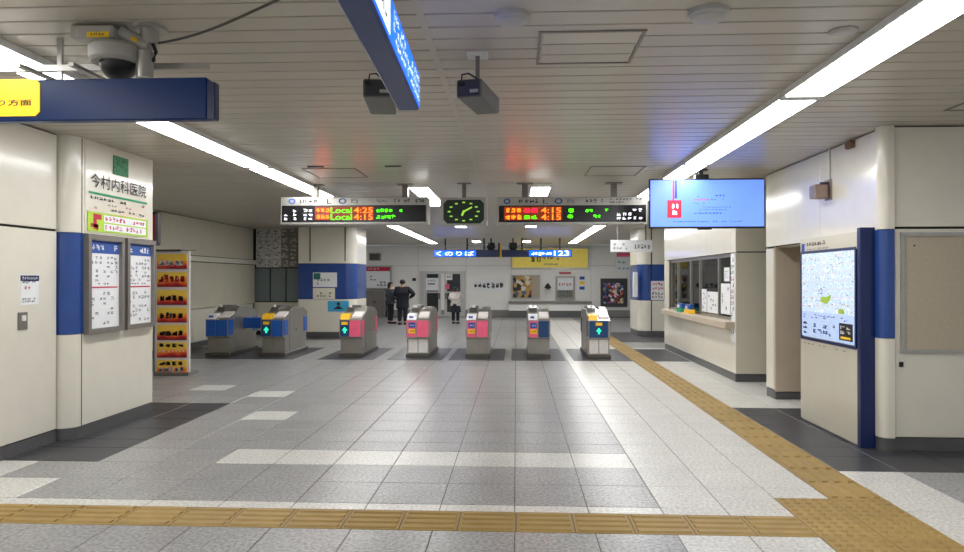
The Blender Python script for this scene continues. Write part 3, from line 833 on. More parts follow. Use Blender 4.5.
# ---------------- departure boards and clock
Yd = 11.0
def brd(label, u0, u1, posts, left):
    f = front(Yd); X = lambda u: atY(u, 210, Yd).x; Z = lambda v: atY((u0 + u1) / 2, v, Yd).z
    t = root('departure_board', label, 'display', ((X(u0) + X(u1)) / 2, Yd, Z(224.5)))
    MB().box(X(u0), X(u1), Yd, Yd + .3, Z(224.5), Z(197), .012).build('case', 'alu', t)
    q = plate('screen', 'led_black', t, f, X(u0 + 2), X(u1 - 2), Z(222), Z(205.3), 0, .006)
    for u in posts:
        MB().box(X(u) - .045, X(u) + .045, Yd + .1, Yd + .2, Z(198), CEIL).build('post', 'frame_grey', t)
        MB().box(X(u) - .13, X(u) + .13, Yd + .06, Yd + .24, CEIL - .015, CEIL).build('ceiling_plate', 'frame_grey', t)
    def tx(s, mt, a, b, v0, v1, d=.011, par=q): return text(s, mt, par, f, X(a), Z(v1), Z(v0) - Z(v1), X(b) - X(a), d)
    def gl(mt, a, b, v0, v1, n, seed, rows=1, fill=1., par=q, d=.011, k=5): return glyphs(mt, par, f, X(a), Z(v1), X(b) - X(a), Z(v0) - Z(v1), n, seed, d, rows, fill, k)
    def pl(mt, a, b, v0, v1): plate('led_field', mt, q, f, X(a), X(b), Z(v1), Z(v0), .006, .009)
    hd = t
    h = lambda mt, a, b, n, s, fill=.8: gl(mt, a, b, 198.4, 203.6, n, s, par=hd, d=.003, fill=fill)
    if left:
        ring('ink_blue', hd, f, X(292), Z(201), .045, .02, .003, name='emblem', sx=1.3); h('ink', 299, 306, 2, 3); h('ink', 308, 318, 2, 8)
        text('L', 'ink', hd, f, X(327), Z(203.6), .075, .07, .003); ring('ink_blue', hd, f, X(342.5), Z(201), .045, .018, .003, name='emblem', sx=1.4)
        h('ink_grey', 350, 358, 3, 5, .6); h('ink_grey', 371, 387, 6, 6, .6); h('ink', 394, 410, 5, 7, .7); h('ink', 415, 424, 3, 9, .8)
        gl('led_white', 284, 297, 208.5, 220.5, 3, 11, 3, .8); gl('led_white', 303, 313, 208.5, 220.5, 2, 12, 3, .9)
        pl('led_brown', 315, 374, 206.5, 220)
        gl('led_orange', 316, 330, 207.5, 213, 3, 21, k=8); gl('led_orange', 316, 330, 214, 220, 3, 22, k=8)
        tx('Local', 'led_green', 331, 352, 207.5, 213); tx('Local', 'led_green', 331, 352, 214, 220)
        tx('4:25', 'led_orange', 354, 373, 207.5, 213); tx('4:15', 'led_orange', 354, 373, 214, 220)
        gl('led_green', 376, 393, 208.5, 213, 4, 31, k=8); gl('led_green', 376, 396, 215, 219.5, 4, 32, k=6); gl('led_green', 398, 404, 209, 213, 1, 33, k=3)
    else:
        ring('ink_blue', hd, f, X(507), Z(201), .045, .02, .003, name='emblem', sx=1.2); h('ink', 518, 540, 4, 4, 1)
        text('L', 'ink', hd, f, X(543), Z(203.6), .07, .08, .003); ring('ink_blue', hd, f, X(558.5), Z(201), .045, .018, .003, name='emblem', sx=1.4)
        h('ink_grey', 566, 574, 3, 5, .6); h('ink', 585, 597, 3, 6, .8); h('ink', 601, 604, 1, 7, 1)
        gl('ink', 609, 642, 198.3, 200.8, 10, 14, par=hd, d=.003, fill=.8); gl('ink', 609, 624, 201.2, 203.8, 5, 15, par=hd, d=.003)
        pl('led_brown', 504, 562, 206.5, 220)
        gl('led_orange', 505, 522, 207.5, 213, 3, 41, k=9); gl('led_orange', 505, 522, 214, 220, 3, 42, k=9)
        gl('led_red', 523, 538, 207.5, 213, 2, 43, k=12); gl('led_green', 523, 538, 214, 219.5, 2, 44, k=9)
        tx('4:15', 'led_orange', 541, 561, 207.5, 213); tx('4:15', 'led_orange', 541, 561, 214, 220)
        gl('led_green', 567, 574, 207.5, 220, 1, 51, 2, k=10); gl('led_green', 585, 593, 208.5, 213, 2, 52, k=8); gl('led_green', 593, 601, 214, 218.5, 2, 53, k=8); gl('led_green', 603, 609, 208, 212.5, 1, 54, k=3)
        gl('led_white', 616, 643, 208.5, 220.5, 5, 55, 3, .75)
brd('lit departure board with white casing and green Local lettering left of the clock', 280, 428, (313, 404), True)
brd('lit departure board with red and orange lettering right of the clock', 497, 648, (525, 615), False)

f = front(Yd); X = lambda u: atY(u, 210, Yd).x; Z = lambda v: atY(464, v, Yd).z
t = root('station_clock', 'dark green clock with green hands in a cream frame between the departure boards', 'clock', (X(463.5), Yd, Z(225)))
MB().box(X(440), X(487), Yd, Yd + .18, Z(225.5), Z(197.5), .01).build('case', 'alu', t)
c = .06; x0, x1, z0, z1 = X(443.5), X(484), Z(223.5), Z(199.8)
q = MB().prism([(x0 + c, z0), (x1 - c, z0), (x1, z0 + c), (x1, z1 - c), (x1 - c, z1), (x0 + c, z1), (x0, z1 - c), (x0, z0 + c)], 'y', Yd - .008, Yd).build('face', 'clock_face', t)
xm, zm = (x0 + x1) / 2, (z0 + z1) / 2
for k in range(12):
    a = k * PI / 6; m = MB(); cx, cz = xm + .23 * math.sin(a), zm + .145 * math.cos(a)
    m.box(cx - .022, cx + .022, Yd - .011, Yd - .008, cz - .01, cz + .01).build('hour_mark', 'clock_green', q)
for a, L, w in ((math.radians(62), .15, .012), (math.radians(205), .07, .016)):
    m = MB(); m.box(xm - w, xm + w, Yd - .014, Yd - .011, zm - .02, zm + L); m.rot(a, (xm, Yd, zm), 'Y'); m.build('hand', 'clock_green', q)
MB().cyl((xm, Yd - .018, zm), .018, .008, 'y', 12).build('hub', 'clock_green', q)
MB().box(xm - .03, xm + .03, Yd + .06, Yd + .12, Z(198), CEIL).build('post', 'frame_grey', t)
MB().box(xm - .11, xm + .11, Yd + .03, Yd + .15, CEIL - .012, CEIL).build('ceiling_plate', 'frame_grey', t)
MB().box(X(486.5), X(487.6), Yd - .02, Yd, Z(226), Z(221)).build('tag', 'plastic_white', t)

# ---------------- television
Yt = 9.75
f = front(Yt); X = lambda u: atY(u, 203, Yt).x; Z = lambda v: atY(707, v, Yt).z
t = root('information_screen', 'large flat television with pale blue screen hanging from the ceiling', 'television', ((X(650) + X(764)) / 2, Yt, Z(228)))
MB().box(X(649.5), X(765), Yt, Yt + .07, Z(228.3), Z(178.5), .008).build('case', 'black', t)
q = plate('screen', 'screen_blue', t, f, X(650.5), X(764), Z(226.5), Z(180), 0, .003)
xt = X(703)
MB().cyl((xt, Yt + .1, Z(190)), .03, CEIL - Z(190), n=14).build('pole', 'dark_grey', t, smooth=True)
MB().cyl((xt, Yt + .1, CEIL - .02), .09, .02, n=18).build('ceiling_plate', 'dark_grey', t)
MB().box(xt - .09, xt + .09, Yt + .04, Yt + .14, Z(178.5), Z(174)).build('bracket', 'black', t)
MB().box(X(698), X(712), Yt + .01, Yt + .06, Z(229.5), Z(228)).build('sensor', 'black', t)
d = .005
plate('ribbon', 'screen_red', q, f, X(672.5), X(674), Z(200), Z(180.5), .003, d); plate('ribbon', 'screen_ink', q, f, X(674.5), X(677), Z(198), Z(180.5), .003, d)
e = plate('red_tag', 'screen_red', q, f, X(667.2), X(681.5), Z(217.8), Z(200), .003, d)
glyphs('screen_white', e, f, X(670.5), Z(215.5), X(678.5) - X(670.5), Z(203) - Z(215.5), 1, 3, .007, rows=2, k=6)
for (a, b, v0, v1, mt, n_, s) in ((697, 701, 195.5, 197.5, 'screen_ink', 2, 1), (711, 737, 194, 197, 'screen_ink', 7, 2), (693, 709, 198.5, 201, 'screen_red', 5, 3), (710, 725, 198.5, 200.5, 'screen_ink', 5, 4), (693, 708, 202.5, 204, 'screen_ink', 5, 5), (702, 737, 206.5, 208, 'screen_ink', 12, 6), (699, 730, 209, 210.5, 'screen_ink', 10, 7), (694, 722, 212, 214.5, 'screen_ink', 8, 8), (673, 745, 220.5, 222.5, 'screen_ink', 24, 9)):
    glyphs(mt, q, f, X(a), Z(v1), X(b) - X(a), Z(v0) - Z(v1), n_, s + 60, d, fill=.75, k=4)

# ---------------- far hanging signs
Yf = 26.0
f = front(Yf); X = lambda u: atY(u, 253, Yf).x; Z = lambda v: atY(500, v, Yf).z
t = root('platform_sign', 'long dark blue hanging sign with lit blue ends beyond the ticket gates', 'sign', ((X(434) + X(572)) / 2, Yf, Z(257)))
MB().box(X(434), X(572), Yf, Yf + .25, Z(257), Z(249.8), .01).build('case', 'navy', t)
q = plate('lit_panel', 'sign_blue_lit', t, f, X(434.5), X(476), Z(256.3), Z(250.5), 0, .01)
text('くのりば', 'sign_white_lit', q, f, X(436), Z(255.8), .17, X(474) - X(436), .014)
q = plate('lit_panel', 'sign_blue_lit', t, f, X(529), X(570.5), Z(256.3), Z(250.5), 0, .01)
glyphs('sign_white_lit', q, f, X(531), Z(255.8), X(552) - X(531), .16, 6, 5, .014)
text('123', 'sign_white_lit', q, f, X(554), Z(255.9), .19, X(569) - X(554), .014)
for u in (445, 467, 484, 522, 541, 560):
    MB().box(X(u) - .03, X(u) + .03, Yf + .1, Yf + .16, Z(250), CEIL).build('hanger', 'dark_grey', t)
for u in (491, 513):
    e = MB().lathe([(.02, .18), (.15, .16), (.17, .0), (.1, -.12), (.02, -.16)], (X(u), Yf + .12, Z(247)), 16).build('dome_camera', 'black', t, smooth=True)
    MB().cyl((X(u), Yf + .12, Z(246)), .03, CEIL - Z(246), n=8).build('stem', 'dark_grey', e)
q = MB().box(X(500), X(501.6), Yf - .1, Yf + .02, Z(258), Z(244)).build('divider', 'gate_yellow', t)
MB().box(X(498), X(500), Yf - .1, Yf + .02, Z(256), Z(243)).build('divider', 'navy', t)

Yw = 19.0
f = front(Yw); X = lambda u: atY(u, 246, Yw).x; Z = lambda v: atY(630, v, Yw).z
t = root('white_sign', 'small white hanging sign with black lettering beside the blue band pillar', 'sign', ((X(611) + X(652)) / 2, Yw, Z(252)))
MB().box(X(611), X(652.5), Yw, Yw + .1, Z(252), Z(240), .008).build('case', 'paper', t)
glyphs('ink', t, f, X(634), Z(249.5), X(650) - X(634), Z(243.5) - Z(249.5), 5, 3, .003); glyphs('ink_grey', t, f, X(613), Z(250), X(631) - X(613), Z(242.5) - Z(250), 6, 4, .003, rows=2, fill=.7)
for u in (618, 654.0):
    pass
for u in (618, 646): MB().box(X(u) - .02, X(u) + .02, Yw + .03, Yw + .07, Z(240.5), CEIL).build('hanger', 'frame_grey', t)

# ================================================================== THINGS ON THE WALLS
# clinic sign on the pillar
f = leftw(-4.65)
def on(u, v, X=-4.65): return atX(u, v, X)
t = root('clinic_sign', 'clinic advertising sign with green emblem and lime strip on the pillar', 'sign', (-4.64, 8.15, 2.2))
U = lambda u: on(u, 200).y
u0, u1 = U(84.5), 8.68
plate('board', 'enamel', t, f, u0, u1, 2.21, 3.20, 0, .008)
W = u1 - u0
q = plate('lime_strip', 'ink_lime', t, f, u0 + .03, u1 - .08, 2.225, 2.44, .015, .018)
e = plate('emblem', 'emblem_green', t, f, u0 + W * .38, u0 + W * .61, 2.91, 3.13, .015, .019)
text('今村内科医院', 'ink', t, f, u0 + .08, 2.71, .155, W - .2, .018, bold=.008)
plate('green_line', 'ink_green', t, f, u0 + .05, u1 - .1, 2.635, 2.66, .015, .018)
glyphs('ink', t, f, u0 + .06, 2.575, W - .2, .045, 14, 3, .018, fill=.75); glyphs('ink_grey', t, f, u0 + .4, 2.52, W - .8, .035, 9, 4, .018, fill=.6)
glyphs('ink_teal', t, f, u0 + .45, 2.465, W - .6, .045, 10, 5, .018, fill=.8); glyphs('ink_grey', t, f, u0 + .06, 2.47, .35, .035, 5, 15, .018, fill=.5)
m = MB(); cx = u0 + .16
for a, b, c_, d_ in ((-.03, .03, 2.25, 2.42), (.02, .12, 2.36, 2.42), (-.08, .06, 2.27, 2.31), (.02, .06, 2.24, 2.3)):
    plate('', '', None, f, cx + a, cx + b, c_, d_, .018, .02, m)
m.build('figure_mark', 'ink_red', q)
for k, z in enumerate((2.345, 2.25)): 
    plate('text_strip', 'paper', q, f, u0 + .33, u1 - .13, z - .005, z + .075, .018, .0195)
    glyphs('ink_pink', q, f, u0 + .34, z, W - .49, .07, 12, 6 + k, .021, fill=.9)

# timetable frames
def timetable(label, ua, ub, seed):
    y0, y1 = on(ua, 280).y, on(ub, 280).y
    z0, z1 = 1.10, 2.185
    t = root('timetable_frame', label, 'timetable', (-4.63, (y0 + y1) / 2, z0))
    rim('frame', 'frame_grey', t, f, y0, y1, z0, z1, 0, .06, .055)
    q = plate('sheet', 'paper', t, f, y0 + .05, y1 - .05, z0 + .05, z1 - .05, 0, .02)
    a, b = y0 + .09, y1 - .09; w = b - a
    e = plate('header', 'ink_blue', q, f, a - .03, b + .03, z1 - .2, z1 - .06, .02, .023)
    glyphs('paper', e, f, a, z1 - .18, w, .09, 6, seed, .025, fill=.8)
    plate('red_rule', 'ink_red', q, f, a, b, 1.60, 1.615, .02, .023)
    glyphs('ink_grey', q, f, a, 1.66, w, .3, 7, seed + 1, .023, rows=6, fill=.5, k=4); glyphs('ink_grey', q, f, a, 1.18, w, .38, 7, seed + 2, .023, rows=7, fill=.45, k=4)
    glyphs('ink', q, f, a, 1.63, w * .8, .03, 7, seed + 3, .023, fill=.7, k=4)
timetable('grey framed timetable on the pillar, the one next to the rounded corner', 83.5, 120, 21)
timetable('grey framed timetable on the pillar, the one next to the picture stand', 123, 151.5, 31)

# notice and switch plate on the left wall
f = leftw(-4.8)
a, b = atX(20, 305, -4.8), atX(38.5, 275, -4.8)
t = root('wall_notice', 'small white notice with navy heading above the switch plate', 'notice', (-4.8, a.y, a.z))
q = plate('sheet', 'paper', t, f, a.y, b.y, a.z, b.z, 0, .004)
e = plate('heading', 'navy', q, f, a.y, b.y, b.z - .06, b.z - .005, .004, .006); glyphs('paper', e, f, a.y + .02, b.z - .05, b.y - a.y - .04, .035, 8, 2, .007)
glyphs('ink', q, f, a.y + .02, a.z + .02, b.y - a.y - .04, .05, 7, 3, .006, rows=2, fill=.8); glyphs('ink_red', q, f, a.y + .05, a.z + .14, .09, .05, 2, 4, .006); glyphs('ink_grey', q, f, a.y + .02, a.z + .2, b.y - a.y - .04, .05, 8, 5, .006, fill=.8)
a, b = atX(17.5, 330, -4.8), atX(26.5, 312, -4.8)
t = root('switch_plate', 'small grey metal switch plate on the left wall below the notice', 'switch', (-4.8, a.y, a.z))
plate('plate', 'frame_grey', t, f, a.y, b.y, a.z, b.z, 0, .012); plate('rocker', 'plastic_white', t, f, a.y + .04, b.y - .03, (a.z + b.z) / 2, b.z - .03, .012, .02)

# red sign behind the pillar
t = root('red_sign', 'dark framed red sign projecting behind the sign pillar', 'sign', (-4.85, 9.3, 2.1))
MB().box(-5.25, -4.88, 9.3, 9.42, 2.16, 2.62, .02).build('case', 'black', t); plate('red_face', 'red_dull', t, front(9.3), -5.21, -4.90, 2.2, 2.58, 0, .006)
MB().box(-5.15, -5.05, 8.74, 9.31, 2.35, 2.42).build('bracket', 'dark_grey', t)
glyphs('paper', t, front(9.3), -5.15, 2.3, .2, .1, 3, 4, .009)

# picture stand
Yp = 12.05
a = atY(157, 377, Yp); b = atY(190, 250, Yp); X = lambda u: atY(u, 310, Yp).x; Z = lambda v: atY(172, v, Yp).z
t = root('picture_stand', 'tall white stand with seven orange and red picture cards behind the sign pillar', 'stand', ((a.x + b.x) / 2, Yp + .1, 0))
MB().box(X(154), X(189.5), Yp, Yp + .04, .06, Z(251), .006).build('panel', 'plastic_white', t)
MB().box(X(153), X(155), Yp, Yp + .34, .06, Z(251), .004).build('side_panel', 'frame_grey', t)
MB().box(X(154), X(181), Yp - .03, Yp + .3, Z(251.5), Z(249.5), .004).build('top_shelf', 'dark_grey', t)
MB().tube([(X(180), Yp, Z(250.3)), (X(196), Yp, Z(250.3))], .008, 6).build('hook', 'alu', t)
MB().box(X(154), X(189), Yp - .02, Yp + .36, 0, .06, .006).build('base', 'frame_grey', t)
vs = [(254, 269), (272, 287), (290, 305), (307.5, 322.5), (325, 340), (342.5, 357.5), (360, 375.5)]
f = front(Yp)
for k, (v0, v1) in enumerate(vs):
    q = plate('picture_card', 'card_print', t, f, X(157.5), X(187), Z(v1), Z(v0), 0, .012)
    w = X(187) - X(157.5); h = Z(v0) - Z(v1); g = .014
    if k in (0, 6): glyphs('paper', q, f, X(158.5), Z(v1) + .04, w - .05, h * .45, 5, 80 + k, g, k=7, th=2.2)
    if k == 1: glyphs('ink_red', q, f, X(158.5), Z(v1) + .06, w - .06, h * .6, 5, 80, g, k=5, th=2.4)
    if 1 < k: glyphs('ink', q, f, X(159), Z(v1) + (.05 if k < 5 else .17), w - .08, h * (.5 if k < 5 else .3), 4, 84 + k, g, fill=.95, k=7, th=2.4)
    if k == 5: glyphs('paper', q, f, X(158.5), Z(v1) + .09, w - .05, h * .2, 8, 99, g, fill=.8, k=3)

# map board
XM = 3.46
f = rightw(XM)
t = root('map_board', 'tall freestanding area map board with lit map and navy edge', 'map board', (3.53, 8.0, 0))
MB().box(XM + .02, 3.61, 7.29, 8.7, 0.0, 2.18, .004).build('cabinet', 'enamel', t)
MB().box(XM, 3.61, 7.22, 7.29, 0.0, 2.22, .004).build('navy_edge', 'navy', t)
MB().box(XM + .0, XM + .02, 7.29, 8.7, 0.02, .99, .003).build('lower_panel', 'enamel_beige', t)
m_ = plate('header_panel', 'enamel_beige', t, f, -8.7, -7.29, 2.01, 2.18, -.02, 0)
plate('number_mark', 'ink_blue', m_, f, -8.66, -8.58, 2.03, 2.12, 0, .003); glyphs('ink', m_, f, -8.52, 2.08, .5, .06, 7, 3, .003); glyphs('ink_grey', m_, f, -8.52, 2.03, .6, .035, 12, 4, .003, fill=.8)
rim('frame', 'navy', t, f, -8.69, -7.3, .98, 2.03, -.02, .006, .03)
q = plate('map', 'map_print', t, f, -8.66, -7.33, 1.32, 2.0, -.02, .0)
rng = random.Random(5); m = MB()
for k in range(60):
    a = -8.64 + rng.random() * 1.27; b = 1.34 + rng.random() * .62
    m.quad([f.p(a, b, .003), f.p(a + .03, b, .003), f.p(a + .03, b + .008, .003), f.p(a, b + .008, .003)])
m.build('print', 'ink_grey', q)
m = MB()
for k in range(7):
    a, b = -8.6 + k * .19, 1.34 + .1 * math.sin(k); m.quad([f.p(a, b + .2, .002), f.p(a + .014, b + .2, .002), f.p(a + .06, b + .55, .002), f.p(a + .046, b + .55, .002)])
    m.quad([f.p(-8.66, 1.38 + k * .09, .002), f.p(-7.33, 1.38 + k * .09 + .04, .002), f.p(-7.33, 1.39 + k * .09 + .04, .002), f.p(-8.66, 1.39 + k * .09, .002)])
m.build('roads', 'paper', q)
m = MB(); m.quad([f.p(*p_, .004) for p_ in ((-8.15, 1.45), (-7.98, 1.42), (-7.9, 1.47), (-7.86, 1.53), (-7.97, 1.5), (-8.1, 1.5))]); m.build('park', 'ink_lime', q)
m = MB(); m.quad([f.p(*p_, .004) for p_ in ((-7.7, 1.33), (-7.55, 1.33), (-7.57, 1.38), (-7.68, 1.38))]); m.build('park', 'ink_lime', q)
ring('ink_blue', q, f, -8.12, 1.56, .035, .01, .004, name='station_mark')
e = plate('lower_map_strip', 'map_strip', t, f, -8.66, -7.33, 1.02, 1.32, -.02, .0)
glyphs('ink_blue', e, f, -8.62, 1.24, 1.25, .06, 12, 7, .003, rows=2, fill=.55, k=3)
glyphs('navy', e, f, -8.64, 1.04, .16, .17, 1, 8, .003, rows=3, k=6); glyphs('ink_blue', e, f, -8.36, 1.07, .4, .13, 3, 9, .003, rows=2, fill=.8, k=5); glyphs('ink_grey', e, f, -7.95, 1.05, .2, .16, 2, 10, .003, rows=3, fill=.6, k=4)
d_ = plate('index_panel', 'black', e, f, -7.68, -7.38, 1.05, 1.23, 0, .003); glyphs('paper', d_, f, -7.66, 1.11, .26, .1, 2, 11, .005, rows=2, k=4); plate('yellow_bar', 'ink_yellow', d_, f, -7.64, -7.42, 1.065, 1.09, .003, .005)
glyphs('ink', t, f, -8.6, .93, 1.2, .02, 12, 12, .003, fill=.5, k=3)

# horn speaker on the right wall
a = atX(820, 196, 3.65); b = atX(838, 168, 3.65)
ym = (a.y + b.y) / 2
t = root('wall_speaker', 'small weathered box speaker with conduit high on the right wall', 'speaker', (3.6, ym, 2.6))
MB().box(3.64, 3.65, ym - .09, ym + .09, 2.62, 2.86).build('bracket', 'horn_brown', t)
m = MB().box(3.46, 3.62, ym - .07, ym + .09, 2.64, 2.80, .012).build('case', 'horn_brown', t)
MB().box(3.455, 3.462, ym - .05, ym + .07, 2.66, 2.78, .002).build('grille', 'frame_grey', m)
MB().box(3.55, 3.65, ym - .02, ym + .02, 2.79, 2.83).build('arm', 'dark_grey', t)
MB().cyl((3.637, ym - .05, 2.86), .012, CEIL - 2.86, n=10).build('conduit', 'metal_white', t, smooth=True)
t = MB().box(3.6, 3.652, 7.72, 7.86, 3.12, 3.2, .008).build('junction_box', 'rust'); tag(t, 'small rusty junction box where the right wall meets the ceiling', 'junction box')

# pinboard
t = root('pinboard', 'empty beige pinboard in an aluminium frame on the wall right of the corner post', 'pinboard', (4.6, 7.12, .97))
f = front(7.13)
plate('panel', 'board_beige', t, f, 3.82, 5.5, 1.0, 2.13, 0, .012)
rim('frame', 'alu', t, f, 3.80, 5.52, .97, 2.16, 0, .03, .035)
for x, z in ((3.93, 2.03), (5.2, 2.05)): MB().cyl((x, 7.105, z), .008, .014, 'y', 8).build('pin', 'dark_grey', t)

# ---------------- things on the back wall
f = front(YB); X = lambda u: atY(u, 280, YB).x; Z = lambda v: atY(500, v, YB).z
def wallthing(name, label, cat, u0, u1, v0, v1, mat, fr=None, frm='alu', dep=.06):
    t = root(name, label, cat, ((X(u0) + X(u1)) / 2, YB, Z(v1)))
    q = plate('panel', mat, t, f, X(u0), X(u1), Z(v1), Z(v0), .003, dep)
    if fr: rim('frame', frm, t, f, X(u0), X(u1), Z(v1), Z(v0), 0, dep + .04, fr)
    return t, q
t, q = wallthing('yellow_sign', 'wide yellow lit sign with black lettering on the far wall', 'sign', 511, 589, 247.5, 269, 'yellow_panel', .06)
glyphs('ink', q, f, X(530), Z(263), X(541) - X(530), .35, 2, 3, .065, k=7); glyphs('ink', q, f, X(543), Z(260.5), X(560) - X(543), .22, 5, 4, .065, fill=.8); glyphs('ink_grey', q, f, X(543), Z(266), X(558) - X(543), .15, 6, 5, .065)
t, q = wallthing('poster_board', 'brown picture poster board above the counter on the far wall', 'poster', 511.5, 540, 275, 298.5, 'board_beige', .04)
plate('poster', 'poster_print', t, f, X(513), X(531.5), Z(297.5), Z(275.8), .06, .07)
t, q = wallthing('display_case', 'steel framed display panel with red heading above the far counter', 'display', 555.5, 575, 276, 299.5, 'frame_grey', .08, 'steel')
plate('sheet', 'paper', t, f, X(557), X(573), Z(290), Z(277.5), .06, .07); glyphs('ink_red', t, f, X(558), Z(286), X(572) - X(558), .16, 4, 3, .075); glyphs('ink_teal', t, f, X(558), Z(297), X(572) - X(558), .3, 4, 5, .065, rows=2)
t, q = wallthing('red_label', 'small red strip label above the steel display panel', 'label', 559, 571, 272.2, 274, 'ink_red', dep=.02)
t, q = wallthing('small_notice', 'small pale notice with blue and yellow blocks beside the display panel', 'notice', 578.5, 585.5, 275, 292, 'paper', dep=.02)
for k, mt in enumerate(('ink_blue', 'ink_yellow', 'ink_blue')): plate('block', mt, t, f, X(579.5), X(584.5), Z(279.5 + k * 5), Z(276.5 + k * 5), .02, .025)
t = MB().lathe([(.04, 0), (.15, .05), (.12, .13), (.06, .22), (.02, .26)], (X(547.5), YB - .3, Z(288.9)), 14).build('hand_bell', 'ink', None); tag(t, 'dark bell shaped ornament on a small bracket above the counter', 'ornament')
MBk = MB().box(X(545), X(550), YB - .5, YB - .005, Z(290.2), Z(289)).build('bracket_shelf', 'alu', None); tag(MBk, 'small metal bracket shelf under the dark bell shape', 'shelf')
t = root('wall_counter', 'long white counter with dark edge under the yellow sign', 'counter', ((X(509) + X(590)) / 2, YB - .3, 0))
MB().box(X(508.5), X(590.5), YB - .6, YB, Z(303), Z(301), .01).build('worktop', 'frame_grey', t); MB().box(X(509), X(590), YB - .5, YB, .3, Z(303)).build('front_panel', 'enamel_white', t); MB().box(X(509), X(590), YB - .48, YB, 0, .3).build('plinth', 'baseboard', t)
t, q = wallthing('picture_case', 'dark framed poster case with colourful poster on the far wall', 'poster case', 600.5, 627, 278.5, 306.5, 'dark_grey', .12, 'dark_grey')
plate('poster', 'photo_print', t, f, X(602.5), X(623), Z(303), Z(283), .06, .075)
t, q = wallthing('wall_lettering', 'black printed lettering strip on the far wall beside the door', 'lettering', 473, 504, 281, 291, 'paper', dep=.01)
glyphs('ink', q, f, X(473.5), Z(289.5), X(503.5) - X(473.5), .36, 7, 8, .013, rows=1, k=6)
t, q = wallthing('pink_notice', 'pink and pale green notice hanging high on the far wall', 'notice', 615.5, 631, 252.5, 271.5, 'paper', dep=.05)
plate('pink_band', 'gate_pink', q, f, X(616.5), X(630.5), Z(257), Z(253), .05, .055); glyphs('ink_green', q, f, X(617.5), Z(270), X(629) - X(617.5), .4, 3, 4, .055, rows=3, fill=.6)
t, q = wallthing('white_notice_board', 'white notice board with dark red heading behind the blue band pillar', 'notice board', 364, 391.5, 266, 289, 'paper', .05)
e = plate('heading', 'ink_red', q, f, X(364.5), X(391), Z(271), Z(266.5), .06, .07); glyphs('paper', e, f, X(367), Z(270), X(380) - X(367), .1, 4, 5, .075)
glyphs('ink', q, f, X(370), Z(286.5), X(390) - X(370), .5, 6, 6, .065, rows=4, fill=.5)
t, q = wallthing('wall_vent', 'small square dark grille vent high on the far wall', 'vent', 369.5, 380.5, 253, 260.5, 'dark_grey', .05, 'frame_grey')
for k in range(4): plate('slat', 'frame_grey', q, f, X(370.5), X(379.5), Z(259.4 - k * 1.6), Z(258.8 - k * 1.6), .06, .075)
t, q = wallthing('ticket_machine_panel', 'grey metal cabinet on the floor under the white notice board', 'cabinet', 364, 387, 289.5, 317.8, 'frame_grey', .06, 'steel', .3)
MB().box(X(375), X(377), YB - .36, YB - .3, Z(303), Z(301)).build('handle', 'dark_grey', t)
t, q = wallthing('round_buzzer', 'tiny black wall buzzer left of the steel door', 'buzzer', 412.5, 416, 278, 281, 'black', dep=.05)
# steel double door
t = root('door_1', 'steel framed double door with glass panels and paper notices on the far wall', 'door', (X(443), YB, 0), kind='structure')
rim('door_frame', 'door_alu', t, f, X(420), X(465.5), -.0 + .002, Z(271), 0, .1, .1)
plate('side_panel', 'door_alu', t, f, X(421.5), X(424), .002, Z(272), 0, .06)
for a, b, s in ((424.5, 441, 1), (444.5, 463, 2)):
    l = plate('door_leaf', 'door_alu', t, f, X(a), X(b), .02, Z(272.3), 0, .05)
    plate('glass_panel', 'glass_dark', l, f, X(a) + .12, X(b) - .12, Z(291.5), Z(274), .05, .06); plate('glass_panel', 'glass_dark', l, f, X(a) + .12, X(b) - .12, Z(312), Z(293), .05, .06)
    plate('handle', 'dark_grey', l, f, X(b if s == 1 else a) + (-.1 if s == 1 else .04), X(b if s == 1 else a) + (-.04 if s == 1 else .1), Z(299), Z(293), .05, .12)
    if s == 1:
        n_ = plate('notice', 'paper', l, f, X(426), X(438.5), Z(290.5), Z(278), .06, .07); plate('dark_bar', 'ink', n_, f, X(428), X(435), Z(284.5), Z(283.3), .07, .075); glyphs('ink_grey', n_, f, X(428), Z(282), X(436) - X(428), .12, 5, 4, .075)
    else:
        n_ = plate('notice', 'paper', l, f, X(446), X(452.5), Z(280), Z(274), .06, .07); glyphs('ink', n_, f, X(447), Z(279), .2, .2, 2, 6, .075)
        plate('notice', 'gate_pink', l, f, X(445.5), X(449.5), Z(289), Z(284), .06, .07)

